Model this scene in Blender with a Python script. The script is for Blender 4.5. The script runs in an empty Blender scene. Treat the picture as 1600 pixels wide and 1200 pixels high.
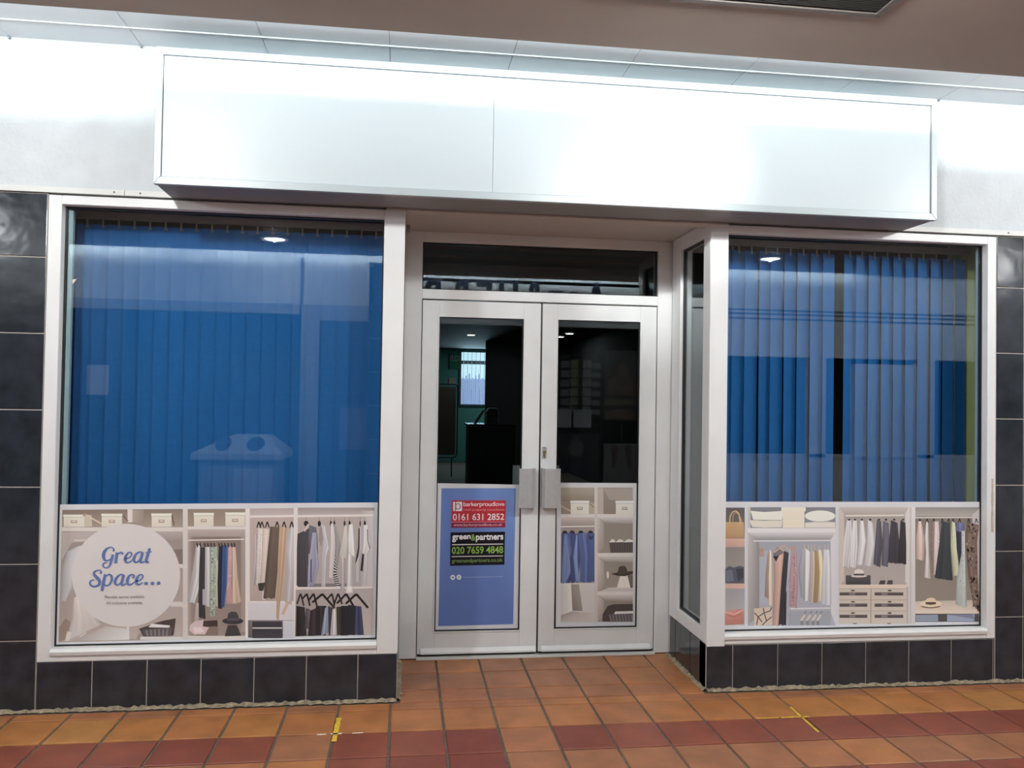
import bpy, bmesh, math, random
from mathutils import Vector, Matrix
random.seed(7)
SC = bpy.context.scene
COL = SC.collection
# ------------------------------------------------------------------ camera, world, exposure
FPX, YAW, PITCH, ROLL = 1293.98925, 0.1301768, 0.0199810, 0.0154768
CAM = Vector((1.7002567, -4.2041425, 1.5062421))
_fw = Vector((math.sin(YAW)*math.cos(PITCH), math.cos(YAW)*math.cos(PITCH), math.sin(PITCH)))
_rt = Vector((math.cos(YAW), -math.sin(YAW), 0)); _up = _rt.cross(_fw)
RT = math.cos(ROLL)*_rt + math.sin(ROLL)*_up
UP = -math.sin(ROLL)*_rt + math.cos(ROLL)*_up
FW = _fw
cd = bpy.data.cameras.new('camera'); cam = bpy.data.objects.new('camera', cd); COL.objects.link(cam)
cd.sensor_width = 36; cd.lens = FPX*36/1600; cd.clip_start = .05; cd.clip_end = 100
m3 = Matrix((RT, UP, -FW)).transposed(); cam.matrix_world = Matrix.Translation(CAM) @ m3.to_4x4()
SC.camera = cam
W = bpy.data.worlds.new('world'); SC.world = W; W.use_nodes = True
W.node_tree.nodes['Background'].inputs[0].default_value = (.75, .87, 1, 1)
W.node_tree.nodes['Background'].inputs[1].default_value = .5      # daylight at the far ends of the arcade
vs = SC.view_settings; vs.view_transform = 'Standard'; vs.look = 'None'; vs.gamma = 1; vs.exposure = 0.15
try: vs.use_curve_mapping = False
except Exception: pass
DL_POWER = 50.0       # each recessed ceiling downlight, watts
TUBE_POWER = 10.0     # each hidden fluorescent batten, watts
SPOT_POWER = 260.0     # the added spotlight that brightens the sign
def area(name, loc, rot, sx, sy, power, col, shape='RECTANGLE', spread=math.pi):
    l = bpy.data.lights.new(name, 'AREA'); l.shape = shape; l.size = sx; l.size_y = sy
    l.energy = power; l.color = col; l.spread = spread
    o = bpy.data.objects.new(name, l); COL.objects.link(o); o.location = loc; o.rotation_euler = rot
    return o

def at(u, v, y):                      # the point of the vertical plane y that shows at photo pixel (u, v)
    d = FW + RT*((u-800)/FPX) + UP*((600-v)/FPX)
    return CAM + d*((y-CAM.y)/d.y)
def mirrored(u, v, y, glass):         # the real point of plane y whose reflection in the glass shows at (u, v)
    p = at(u, v, 2*glass-y); return Vector((p.x, y, p.z))

# ------------------------------------------------------------------ materials
def lin(c):
    return tuple((x/255/12.92 if x/255 <= .04045 else ((x/255+.055)/1.055)**2.4) for x in c)
MATS = {}
def mat(name, rgb, rough=.5, metal=0, noise=0, nscale=20, bump=0, bscale=60, srgb=True, spec=.5, dirt=None):
    if name in MATS: return MATS[name]
    m = bpy.data.materials.new(name); m.use_nodes = True; nt = m.node_tree; N = nt.nodes; L = nt.links
    b = N['Principled BSDF']; c = lin(rgb) if srgb else rgb
    b.inputs['Base Color'].default_value = (*c, 1); b.inputs['Roughness'].default_value = rough
    b.inputs['Metallic'].default_value = metal; b.inputs['Specular IOR Level'].default_value = spec
    tc = N.new('ShaderNodeTexCoord')
    if noise:
        t = N.new('ShaderNodeTexNoise'); t.inputs['Scale'].default_value = nscale; t.inputs['Detail'].default_value = 5
        L.new(tc.outputs['Object'], t.inputs['Vector'])
        r = N.new('ShaderNodeMapRange'); r.inputs[1].default_value = .3; r.inputs[2].default_value = .7
        r.inputs[3].default_value = 1-noise; r.inputs[4].default_value = 1+noise
        L.new(t.outputs['Fac'], r.inputs[0])
        h = N.new('ShaderNodeHueSaturation'); h.inputs['Color'].default_value = (*c, 1)
        L.new(r.outputs[0], h.inputs['Value']); L.new(h.outputs[0], b.inputs['Base Color'])
    if bump:
        t = N.new('ShaderNodeTexNoise'); t.inputs['Scale'].default_value = bscale; t.inputs['Detail'].default_value = 3
        L.new(tc.outputs['Object'], t.inputs['Vector'])
        bp = N.new('ShaderNodeBump'); bp.inputs['Strength'].default_value = bump; bp.inputs['Distance'].default_value = .01
        L.new(t.outputs['Fac'], bp.inputs['Height']); L.new(bp.outputs[0], b.inputs['Normal'])
    MATS[name] = m; return m
def emit(name, rgb, s):
    m = bpy.data.materials.new(name); m.use_nodes = True; b = m.node_tree.nodes['Principled BSDF']
    b.inputs['Base Color'].default_value = (.8, .8, .8, 1)
    b.inputs['Emission Color'].default_value = (*rgb, 1); b.inputs['Emission Strength'].default_value = s
    MATS[name] = m; return m
def glassmat(name, f0=.05, tint=(.93, .96, .96)):
    m = bpy.data.materials.new(name); m.use_nodes = True; nt = m.node_tree; N = nt.nodes; L = nt.links
    N.remove(N['Principled BSDF']); out = N['Material Output']
    tr = N.new('ShaderNodeBsdfTransparent'); tr.inputs[0].default_value = (*tint, 1)
    gl = N.new('ShaderNodeBsdfGlossy'); gl.inputs['Roughness'].default_value = 0.0; gl.inputs[0].default_value = (.92, .97, 1, 1)
    lw = N.new('ShaderNodeLayerWeight'); lw.inputs[0].default_value = .5
    pw = N.new('ShaderNodeMath'); pw.operation = 'POWER'; pw.inputs[1].default_value = 5; L.new(lw.outputs['Facing'], pw.inputs[0])
    ma = N.new('ShaderNodeMath'); ma.operation = 'MULTIPLY_ADD'; ma.inputs[1].default_value = 1-f0; ma.inputs[2].default_value = f0
    L.new(pw.outputs[0], ma.inputs[0])
    mx = N.new('ShaderNodeMixShader'); L.new(ma.outputs[0], mx.inputs[0]); L.new(tr.outputs[0], mx.inputs[1]); L.new(gl.outputs[0], mx.inputs[2])
    L.new(mx.outputs[0], out.inputs['Surface']); MATS[name] = m; return m
def attrmat(name, rough=.35):
    m = bpy.data.materials.new(name); m.use_nodes = True; nt = m.node_tree
    a = nt.nodes.new('ShaderNodeVertexColor'); a.layer_name = 'ink'
    b = nt.nodes['Principled BSDF']; b.inputs['Roughness'].default_value = rough; b.inputs['Specular IOR Level'].default_value = .3
    nt.links.new(a.outputs[0], b.inputs['Base Color']); MATS[name] = m; return m

PAINT = mat('white_frame_paint', (.80, .80, .785), .34, noise=.04, nscale=3, srgb=False)
DOORP = mat('white_door_paint', (.80, .805, .79), .42, noise=.05, nscale=4, srgb=False)
RENDER = mat('white_render', (.58, .60, .605), .75, bump=.35, bscale=45, noise=.05, nscale=6, srgb=False)
SIGNP = mat('sign_white_panel', (.51, .56, .575), .35, srgb=False)
ALU = mat('sign_silver_frame', (.42, .465, .48), .4, metal=.15, srgb=False)
TRIMM = mat('pale_metal_strip', (.68, .67, .64), .4, srgb=False)
SCREW = mat('screw_head', (.12, .12, .12), .5, srgb=False)
GASK = mat('black_rubber', (.008, .008, .009), .45, srgb=False)
STEEL = mat('satin_steel', (.47, .47, .465), .35, metal=.15, noise=.05, nscale=60, srgb=False)
STEELD = mat('steel_dark_side', (.4, .4, .4), .4, metal=.2, srgb=False)
BRASS = mat('brass', (.42, .3, .14), .35, metal=.8, srgb=False)
SLATE = mat('dark_slate_tile', (.023, .027, .034), .16, noise=.35, nscale=9, bump=.35, bscale=5, srgb=False, spec=.5)
GROUT = mat('pale_wall_grout', (.55, .5, .44), .8, srgb=False)
FGROUT = mat('floor_grout', (.13, .105, .08), .9, noise=.25, nscale=30, bump=.4, srgb=False)
TERR = [mat('tile_orange_%s' % n, c, .42, noise=.2, nscale=7, bump=.06, bscale=30, srgb=False) for n, c in
        (('amber', (.42, .172, .052)), ('orange', (.40, .155, .054)), ('terracotta', (.36, .138, .058)), ('gold', (.41, .185, .056)), ('brown', (.32, .13, .06)))]
REDT = [mat('tile_red_%s' % n, c, .42, noise=.18, nscale=7, bump=.06, bscale=30, srgb=False) for n, c in
        (('a', (.235, .06, .034)), ('b', (.205, .05, .03)), ('c', (.25, .068, .04)))]
MORTAR = mat('mortar', (.30, .24, .16), .95, noise=.35, nscale=40, bump=.8, bscale=90, srgb=False)
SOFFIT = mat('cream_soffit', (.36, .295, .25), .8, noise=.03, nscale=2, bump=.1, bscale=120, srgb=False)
CEILT = mat('white_ceiling_tile', (.72, .76, .78), .5, srgb=False)
CEILJ = mat('ceiling_joint', (.25, .27, .28), .6, srgb=False)
CEILB = mat('ceiling_bright_bar', (.92, .95, .95), .3, srgb=False)
BLUE = mat('blue_blind_fabric', (.017, .135, .385), .75, noise=.05, nscale=40, srgb=False, spec=.2)
RAIL = mat('blind_rail', (.30, .28, .25), .5, srgb=False)
CLIP = mat('blind_clip', (.26, .25, .24), .5, srgb=False)
OLIVE = mat('olive_wall', (.56, .61, .26), .7, srgb=False)
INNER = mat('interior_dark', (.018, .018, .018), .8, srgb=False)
INFLOOR = mat('interior_floor', (.10, .13, .16), .35, srgb=False)
TEAL = mat('teal_wall', (.12, .42, .38), .7, srgb=False)
PALE = mat('inner_pale_strip', (.42, .55, .58), .5, srgb=False)
GLASS = glassmat('window_glass')
DGLASS = glassmat('door_glass', .035, (.85, .9, .9))
INK = attrmat('printed_vinyl')
YEL = mat('yellow_tape', (.72, .48, .04), .6, noise=.3, nscale=60, srgb=False)
WHT = mat('worn_white_tape', (.75, .70, .60), .7, noise=.2, nscale=80, srgb=False)
VENTD = mat('vent_dark', (.03, .027, .022), .7, srgb=False)
VENTF = mat('vent_frame', (.14, .12, .105), .6, srgb=False)
BLK = mat('black_matt', (.012, .012, .013), .6, srgb=False)
LAMP = emit('lamp_lens', (1, .98, .94), 14)
TUBE = emit('tube_glow', (.86, .95, 1), 9)
NAVY = mat('navy_letter', (.012, .018, .05), .4, srgb=False)
DRESS = mat('dim_display', (.05, .05, .048), .7, srgb=False)

# ------------------------------------------------------------------ mesh helpers
ORG = {}
def origin(p): return ORG.get(p.name, Vector((0, 0, 0))) if p else Vector((0, 0, 0))
class MB:
    def __init__(s): s.v = []; s.f = []; s.m = []
    def poly(s, pts, m=0):
        b = len(s.v); s.v += [Vector(p) for p in pts]; s.f.append(tuple(range(b, b+len(pts)))); s.m.append(m); return s
    def box(s, x0, x1, y0, y1, z0, z1, m=0):
        b = len(s.v)
        s.v += [Vector(p) for p in ((x0,y0,z0),(x1,y0,z0),(x1,y1,z0),(x0,y1,z0),(x0,y0,z1),(x1,y0,z1),(x1,y1,z1),(x0,y1,z1))]
        for q in ((0,3,2,1),(4,5,6,7),(0,1,5,4),(1,2,6,5),(2,3,7,6),(3,0,4,7)): s.f.append(tuple(b+i for i in q)); s.m.append(m)
        return s
    def prism(s, prof, a0, a1, axis='z', m=0):      # prof: 2-D outline, extruded along axis
        def P(p, a):
            return {'z': (p[0], p[1], a), 'x': (a, p[0], p[1]), 'y': (p[0], a, p[1])}[axis]
        n = len(prof); b = len(s.v)
        s.v += [Vector(P(p, a0)) for p in prof] + [Vector(P(p, a1)) for p in prof]
        s.f.append(tuple(b+i for i in range(n))[::-1]); s.f.append(tuple(b+n+i for i in range(n))); s.m += [m, m]
        for i in range(n):
            j = (i+1) % n; s.f.append((b+i, b+j, b+n+j, b+n+i)); s.m.append(m)
        return s
    def cyl(s, c, r, a0, a1, axis='z', n=24, m=0, r2=None):
        c = Vector(c); r2 = r if r2 is None else r2; b = len(s.v)
        for a, rr in ((a0, r), (a1, r2)):
            for i in range(n):
                t = 2*math.pi*i/n; p, q = rr*math.cos(t), rr*math.sin(t)
                s.v.append(Vector({'z': (c.x+p, c.y+q, a), 'y': (c.x+p, a, c.z+q), 'x': (a, c.y+p, c.z+q)}[axis]))
        s.f.append(tuple(b+i for i in range(n))[::-1]); s.f.append(tuple(b+n+i for i in range(n))); s.m += [m, m]
        for i in range(n):
            j = (i+1) % n; s.f.append((b+i, b+j, b+n+j, b+n+i)); s.m.append(m)
        return s
    def tube(s, pts, r, n=10, m=0):
        pts = [Vector(p) for p in pts]; b = len(s.v); k = len(pts)
        for i, p in enumerate(pts):
            d = (pts[min(i+1, k-1)]-pts[max(i-1, 0)]).normalized()
            a = d.cross(Vector((0, 0, 1)) if abs(d.z) < .9 else Vector((1, 0, 0))).normalized(); c = d.cross(a)
            for j in range(n): t = 2*math.pi*j/n; s.v.append(p+a*r*math.cos(t)+c*r*math.sin(t))
        for i in range(k-1):
            for j in range(n):
                q = (j+1) % n; s.f.append((b+i*n+j, b+i*n+q, b+(i+1)*n+q, b+(i+1)*n+j)); s.m.append(m)
        s.f.append(tuple(b+i for i in range(n))[::-1]); s.f.append(tuple(b+(k-1)*n+i for i in range(n))); s.m += [m, m]
        return s
    def tile(s, o, ux, uz, nrm, w, h, g, d, m):      # one bevelled tile on a backing: corner o, axes ux, uz, normal nrm
        o, ux, uz, nrm = Vector(o), Vector(ux), Vector(uz), Vector(nrm); b = len(s.v); e = g/2
        for k, dd in ((e, 0), (e, d*.6), (e+d*.5, d)):
            for (x, z) in ((k, k), (w-k, k), (w-k, h-k), (k, h-k)): s.v.append(o+ux*x+uz*z+nrm*dd)
        s.f.append(tuple(b+8+i for i in range(4))); s.m.append(m)
        for r in (0, 4):
            for i in range(4):
                j = (i+1) % 4; s.f.append((b+r+i, b+r+j, b+r+4+j, b+r+4+i)); s.m.append(m)
        return s
    def build(s, name, mats, parent=None, bev=0, smooth=False, fixn=True):
        me = bpy.data.meshes.new(name); o3 = origin(parent)
        me.from_pydata([v-o3 for v in s.v], [], s.f)
        mats = mats if isinstance(mats, (list, tuple)) else [mats]
        for m in mats: me.materials.append(m)
        for p, k in zip(me.polygons, s.m): p.material_index = k; p.use_smooth = smooth
        if fixn or bev:
            bm = bmesh.new(); bm.from_mesh(me)
            if fixn: bmesh.ops.recalc_face_normals(bm, faces=bm.faces)
            if bev: bmesh.ops.bevel(bm, geom=bm.edges[:], offset=bev, segments=2, affect='EDGES', profile=.5, clamp_overlap=True)
            bm.to_mesh(me); bm.free()
        o = bpy.data.objects.new(name, me); COL.objects.link(o)
        if parent: o.parent = parent; ORG[o.name] = o3
        return o
def tag(o, label=None, cat=None, group=None, kind=None):
    if label: o['label'] = label
    if cat: o['category'] = cat
    if group: o['group'] = group
    if kind: o['kind'] = kind
    return o
def thing(name, label, cat, loc=(0, 0, 0), group=None, kind=None):
    o = bpy.data.objects.new(name, None); COL.objects.link(o); o.location = loc; o.empty_display_size = .05
    ORG[o.name] = Vector(loc); tag(o, label, cat, group, kind); return o
def copy_tree(o, parent=None):
    c = o.copy(); COL.objects.link(c)
    if parent: c.parent = parent
    for ch in list(o.children): copy_tree(ch, c)
    return c
def structure(o, label, cat): return tag(o, label, cat, kind='structure')
def frame_boxes(mb, x0, x1, z0, z1, wl, wr, wb, wt, y0, y1):
    mb.box(x0, x0+wl, y0, y1, z0, z1); mb.box(x1-wr, x1, y0, y1, z0, z1)
    mb.box(x0+wl, x1-wr, y0, y1, z0, z0+wb); mb.box(x0+wl, x1-wr, y0, y1, z1-wt, z1); return mb
def text_mesh(body, bold=0, shear=0, spacing=1):
    cu = bpy.data.curves.new('t', 'FONT'); cu.body = body; cu.offset = bold; cu.shear = shear; cu.space_character = spacing
    cu.resolution_u = 3
    o = bpy.data.objects.new('t', cu); COL.objects.link(o)
    me = bpy.data.meshes.new_from_object(o.evaluated_get(bpy.context.evaluated_depsgraph_get()))
    vs_ = [v.co.copy() for v in me.vertices]; fs = [tuple(p.vertices) for p in me.polygons]
    bpy.data.objects.remove(o); bpy.data.curves.remove(cu); bpy.data.meshes.remove(me)
    return vs_, fs

# ------------------------------------------------------------------ floor
YD = .6492                                # door plane
ex = [.1795+.2475*k for k in range(-19, 39)]
ey = [.655, .405, .14, -.032, -.125] + [-.125-.265*k for k in range(1, 19)]
fl = MB()
fl.box(ex[0], ex[-1], -4.9, 16.2, -.2, -.006, 0)
for j in range(len(ey)-1):
    y1, y0 = ey[j], ey[j+1]
    for i in range(len(ex)-1):
        x0, x1 = ex[i], ex[i+1]; xm = (x0+x1)/2
        if y0 > -.1 and not (1.65 < xm < 3.35): 
            if j != 3: continue
        a, b = x0, x1
        if j < 3: a, b = max(a, 1.705), min(b, 3.29)
        yy1 = min(y1, -.022) if (j == 3 and not 1.65 < xm < 3.35) else y1
        if b-a < .02: continue
        r = random.random(); red = False
        if j == 5: red = not (1.17 < xm < 1.417 or 2.16 < xm < 2.407)
        elif j == 6: red = 1.417 < xm < 2.16
        elif j == 7: red = xm > 2.407 or xm < 1.17
        elif j > 7: red = (j % 2 == 1)
        if red: m = 6+random.randrange(3)
        elif j == 4: m = 1+random.choice((0, 0, 1, 3, 3)) if xm < 1.6 or xm > 3.1 else 1+random.choice((1, 1, 2))
        elif j < 3: m = 1+random.choice((1, 2, 2, 2, 4))
        elif j == 3: m = 1+random.choice((2, 2, 4, 1))
        else: m = 1+random.choice((2, 4, 4, 1))
        gap = .012
        fl.tile((a, y0, -.006), (1, 0, 0), (0, 1, 0), (0, 0, 1), b-a, yy1-y0, gap if b-a > .2 else .01, .006, m)
structure(fl.build('floor', [FGROUT]+TERR+REDT, bev=0), 'terracotta quarry tile floor with a dark red border band', 'floor')
# ragged mortar fillet at the wall base
mo = MB()
def fillet(pts, nrm, seed):
    rr = random.Random(seed); a, b = Vector(pts[0]), Vector(pts[1]); n = max(8, int((b-a).length/.018)); nv = Vector(nrm)
    prev = None
    for i in range(n+1):
        p = a.lerp(b, i/n); w = .014+rr.random()*.016; h = .006+rr.random()*.012
        cur = (p+Vector((0, 0, .0003)), p+nv*w+Vector((0, 0, .0003)), p+nv*w*.5+Vector((0, 0, h*.8)), p+Vector((0, 0, h)))
        if prev:
            for k in range(3): mo.poly((prev[k+1], cur[k+1], cur[(k+2) % 4], prev[(k+2) % 4]))
        prev = cur
fillet(((-1.2, 0, 0), (1.694, 0, 0)), (0, -1, 0), 1); fillet(((3.302, 0, 0), (6.5, 0, 0)), (0, -1, 0), 2)
fillet(((1.694, 0, 0), (1.694, .64, 0)), (1, 0, 0), 3); fillet(((3.302, .64, 0), (3.302, 0, 0)), (-1, 0, 0), 4)
structure(mo.build('trim_1', MORTAR, fixn=True), 'ragged mortar fillet along the foot of the tiled wall', 'trim')

# ------------------------------------------------------------------ fascia, tiled piers, stall risers
wf = MB().box(-3.2, 9.5, 0, .12, 2.468, 3.205)
structure(wf.build('wall_front', RENDER), 'rough white plastered wall above the shopfront', 'wall')
st = MB().box(-3.2, .345, -.012, 0, 2.467, 2.494, 0).box(.348, 2.79, -.012, 0, 2.467, 2.494, 0).box(2.793, 9.5, -.012, 0, 2.467, 2.494, 0)
for x in (.30, .42, 1.28, 2.75, 2.83, 4.0, 5.02, 5.6):
    st.cyl((x, 0, 2.481), .0045, -.0145, -.011, 'y', 10, 1)
structure(st.build('trim_2', [TRIMM, SCREW], bev=0), 'pale metal strip screwed along the bottom of the fascia', 'trim')
def tiled(name, o, ux, xs, zs, nrm, label, depth=.1, cat='wall'):
    mb = MB(); o = Vector(o); ux = Vector(ux); n = Vector(nrm); z = Vector((0, 0, 1))
    a, b, c, d = xs[0], xs[-1], zs[0], zs[-1]
    q = [o+ux*a+z*c, o+ux*b+z*c, o+ux*b+z*d, o+ux*a+z*d]
    f = [p-n*.004 for p in q]; k = [p-n*depth for p in q]
    mb.poly(f, 0); mb.poly(k, 0)
    for i in range(4): j = (i+1) % 4; mb.poly((f[i], f[j], k[j], k[i]), 0)
    for i in range(len(xs)-1):
        for j in range(len(zs)-1):
            mb.tile(o+ux*xs[i]+z*zs[j]-n*.004, ux, z, n, xs[i+1]-xs[i], zs[j+1]-zs[j], .005, .004, 1)
    return structure(mb.build(name, [GROUT, SLATE], fixn=False), label, cat)
pz = [0, .333, .695, 1.06, 1.427, 1.792, 2.157, 2.463]
tiled('wall_left', (0, 0, 0), (1, 0, 0), [-3.2]+[-.25*k for k in range(12, 0, -1)]+[-.003], pz, (0, -1, 0), 'dark slate tiled pier left of the shopfront')
tiled('wall_right', (0, 0, 0), (1, 0, 0), [4.96]+[5.128+.25*k for k in range(0, 18)], [z+.02 if 0 < z < 2.4 else z for z in pz], (0, -1, 0), 'dark slate tiled pier right of the shopfront')
tiled('baseboard_left', (0, 0, 0), (1, 0, 0), [0]+[.25*k for k in range(1, 7)]+[1.694], [0, .232], (0, -1, 0), 'dark tiled stall riser under the left window', cat='riser')
tiled('baseboard_right', (0, 0, 0), (1, 0, 0), [3.302]+[3.448+.25*k for k in range(0, 7)]+[4.957], [0, .236], (0, -1, 0), 'dark tiled stall riser under the right window', cat='riser')
tiled('baseboard_recess', (3.302, 0, 0), (0, 1, 0), [.006, .25, .5, .6], [0, .24], (-1, 0, 0), 'dark tiled riser on the right side of the door recess', .09, 'riser')
tiled('baseboard_recess_left', (1.694, .62, 0), (0, -1, 0), [0, .12, .37, .614], [0, .236], (1, 0, 0), 'dark tiled riser on the left side of the door recess', .09, 'riser')

# ------------------------------------------------------------------ windows 1 and 2
GY = .05
def shop_window(name, x0, x1, z0, z1, wl, wr, wb, wt, label, post_drop, post_side):
    t = thing(name, label, 'window', (x0, 0, z0), kind='structure')
    f = MB(); frame_boxes(f, x0, x1, z0, z1, wl, wr, wb, wt, 0, .09); f.build('window_frame', PAINT, t, bev=.003)
    gx0, gx1, gz0, gz1 = x0+wl, x1-wr, z0+wb, z1-wt
    b = MB(); e = .008                                     # glazing bead and black gasket
    frame_boxes(b, gx0, gx1, gz0, gz1, e, e, e, e, GY-.004, GY+.02); b.build('gasket', GASK, t)
    MB().box(gx0+.002, gx1-.002, GY, GY+.006, gz0+.002, gz1-.002).build('glass_pane', GLASS, t)
    s = MB().prism([(-.012, z0+wb-.012), (0, z0+wb), (0, z0+wb-.03), (-.008, z0+wb-.03)], gx0, gx1, 'x'); s.build('sill_bead', PAINT, t, bev=.001)
    if post_drop:
        px0, px1 = (x0, x0+wl) if post_side < 0 else (x1-wr, x1)
        MB().box(px0, px1, -.004, .0, z0-post_drop, z1).build('corner_post', PAINT, t, bev=.0015)
    return t
shop_window('window_1', 0, 1.694, .232, 2.459, .060, .104, .060, .044, 'large white framed shop window left of the doors', 0, 1)
shop_window('window_2', 3.302, 4.957, .238, 2.459, .098, .051, .056, .044, 'large white framed shop window right of the doors', .008, -1)
W2 = bpy.data.objects['window_2']; sm = MB(); rr = random.Random(5); pv = None
for i in range(15):
    z = .82+.021*i; w = .004+.005*rr.random(); cur = (Vector((4.938-w, -.0004, z)), Vector((4.938+w, -.0004, z)))
    if pv: sm.poly((pv[0], pv[1], cur[1], cur[0]))
    pv = cur
sm.build('brown_stain', mat('stain', (.55, .47, .38), .6, noise=.15, nscale=60, srgb=False), W2, fixn=False)
stk = MB().prism([(.096, 2.060), (.117, 2.064), (.099, 2.036)], GY-.0012, GY-.0002, 'y')
tag(stk.build('sticker_scrap', WHT), 'tiny torn white sticker scrap on the left window glass near its left edge', 'sticker')
# recess: side window (right) and its twin on the left, soffit
def side_window(name, x, s, label):
    t = thing(name, label, 'window', (x, .3, .24), kind='structure')
    X = sorted((x-s*.001, x+s*.07)); f = MB()
    f.box(*X, .004, .10, .24, 2.485); f.box(*X, .475, .62, .24, 2.485); f.box(*X, .10, .475, .24, .31); f.box(*X, .10, .475, 2.405, 2.485)
    f.build('window_frame', PAINT, t, bev=.003)
    Xg = sorted((x+s*.022, x+s*.028)); MB().box(*Xg, .102, .473, .312, 2.403).build('glass_pane', GLASS, t)
    Xk = sorted((x+s*.016, x+s*.034)); g = MB()
    g.box(*Xk, .10, .112, .31, 2.405); g.box(*Xk, .455, .475, .31, 2.405); g.box(*Xk, .112, .455, .31, .322); g.box(*Xk, .112, .455, 2.393, 2.405)
    g.build('gasket', GASK, t)
    return t
side_window('window_3', 3.302, 1, 'narrow side window on the right of the door recess')
side_window('window_4', 1.694, -1, 'narrow side window on the left of the door recess')
structure(MB().box(1.60, 3.40, .09, .66, 2.488, 2.56).box(1.60, 3.4, .0, .09, 2.459, 2.468).build('ceiling_recess', mat('recess_shaded_white', (.55, .50, .45), .6, srgb=False)), 'small white ceiling over the door recess', 'ceiling')  # white toned down to cream for the shade inside the recess

# ------------------------------------------------------------------ door frame, transom, doors
df = MB()
df.box(1.696, 1.798, YD-.004, YD+.09, 0.004, 2.488); df.box(3.219, 3.335, YD-.004, YD+.09, .004, 2.488)
df.box(1.798, 3.219, YD-.004, YD+.09, 2.427, 2.488); df.box(1.798, 3.219, YD-.004, YD+.09, 2.094, 2.150)
structure(df.build('trim_3', PAINT, bev=.003), 'white door frame with a transom bar', 'door frame')
t = thing('window_5', 'dark transom window above the double doors', 'window', (1.8, YD, 2.15), kind='structure')
frame_boxes(MB(), 1.798, 3.219, 2.150, 2.427, .006, .012, .006, .010, YD+.016, YD+.04).build('gasket', GASK, t)
MB().box(1.80, 3.217, YD+.024, YD+.03, 2.152, 2.425).build('glass_pane', GLASS, t)
structure(MB().box(1.798, 3.219, YD-.03, YD+.07, .0005, .014).build('trim_4', TRIMM, bev=.002), 'pale metal threshold strip under the doors', 'threshold')
def door(name, x0, x1, gx0, gx1, gz0, gz1, label, kick):
    t = thing(name, label, 'door', ((x0+x1)/2, YD, .02), kind='structure')
    f = MB(); frame_boxes(f, x0, x1, .028, 2.086, gx0-x0, x1-gx1, gz0-.028, 2.086-gz1, YD, YD+.045); f.build('door_frame', DOORP, t, bev=.002)
    e = .006
    frame_boxes(MB(), gx0, gx1, gz0, gz1, e, e, e, e, YD+.008, YD+.03).build('gasket', GASK, t)
    MB().box(gx0+.002, gx1-.002, YD+.016, YD+.022, gz0+.002, gz1-.002).build('glass_pane', DGLASS, t)
    f = MB(); w = .007                                       # square glazing bead standing proud round the glass
    frame_boxes(f, gx0-w, gx1+w, gz0-w, gz1+w, w, w, w, w, YD-.004, YD+.01); f.build('glazing_bead', DOORP, t, bev=.001)
    k = MB().prism([(YD, .062), (YD-.016, .04), (YD-.016, .030), (YD, .030)], x0+.02, x1-.004 if kick < 0 else x1-.02, 'x'); k.build('weather_bar', DOORP, t, bev=.001)
    MB().box(x0+.004, x1-.004, YD+.006, YD+.04, .0145, .0278).build('bottom_gap_shade', GASK, t)  # black strip put in for the shade of the gap under the leaf
    return t
D1 = door('door_1', 1.803, 2.5035, 1.902, 2.401, .157, 1.990, 'left white glazed door leaf with the blue poster', -1)
D2 = door('door_2', 2.5135, 3.214, 2.608, 3.112, .159, 1.992, 'right white glazed door leaf with the keyhole', 1)
structure(MB().box(1.80, 3.217, YD+.046, YD+.056, .016, 2.094).build('trim_5', GASK) if False else MB().box(2.5045, 2.5125, YD+.006, YD+.04, .016, 2.09).build('trim_5', GASK), 'black rubber strip where the doors meet', 'seal')
def handle(D, xf0, xf1, xi, side):
    # bent plate pull: face stands off the door, its inner edge folds back to the stile
    yf = YD-.062; th = .004
    h = MB()
    prof = [(xf0, yf), (xf1, yf), (xi, yf+.018), (xi, YD), (xi-side*th, YD), (xi-side*th, yf+.02), (xf1-side*.001, yf+th), (xf0, yf+th)]
    h.prism(prof, .880, 1.110, 'z'); o = h.build('door_handle', STEEL, D, bev=.001); o['label'] = 'grey steel plate pull handle'
    b = MB().prism([(xf0+side*.012, YD+.024), (xi, YD+.06), (xi, YD+.09), (xf0-side*.02, YD+.09)], .885, 1.118, 'z')
    b.build('inner_handle', STEELD, D, bev=.001)
handle(D1, 2.379, 2.452, 2.478, 1); handle(D2, 2.624, 2.532, 2.505+.012, -1)
lk = MB().box(2.521, 2.549, YD-.005, YD, 1.165, 1.236).build('lock_plate', STEEL, D2, bev=.002)
kh = MB().cyl((2.535, 0, 1.205), .009, YD-.010, YD-.004, 'y', 20, 0); kh.box(2.5295, 2.5405, YD-.0095, YD-.004, 1.178, 1.205, 0)
kh.cyl((2.535, 0, 1.229), .003, YD-.0065, YD-.0045, 'y', 10, 1); kh.cyl((2.535, 0, 1.173), .003, YD-.0065, YD-.0045, 'y', 10, 1)
kh.build('keyhole_cylinder', [BRASS, SCREW], lk)

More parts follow.
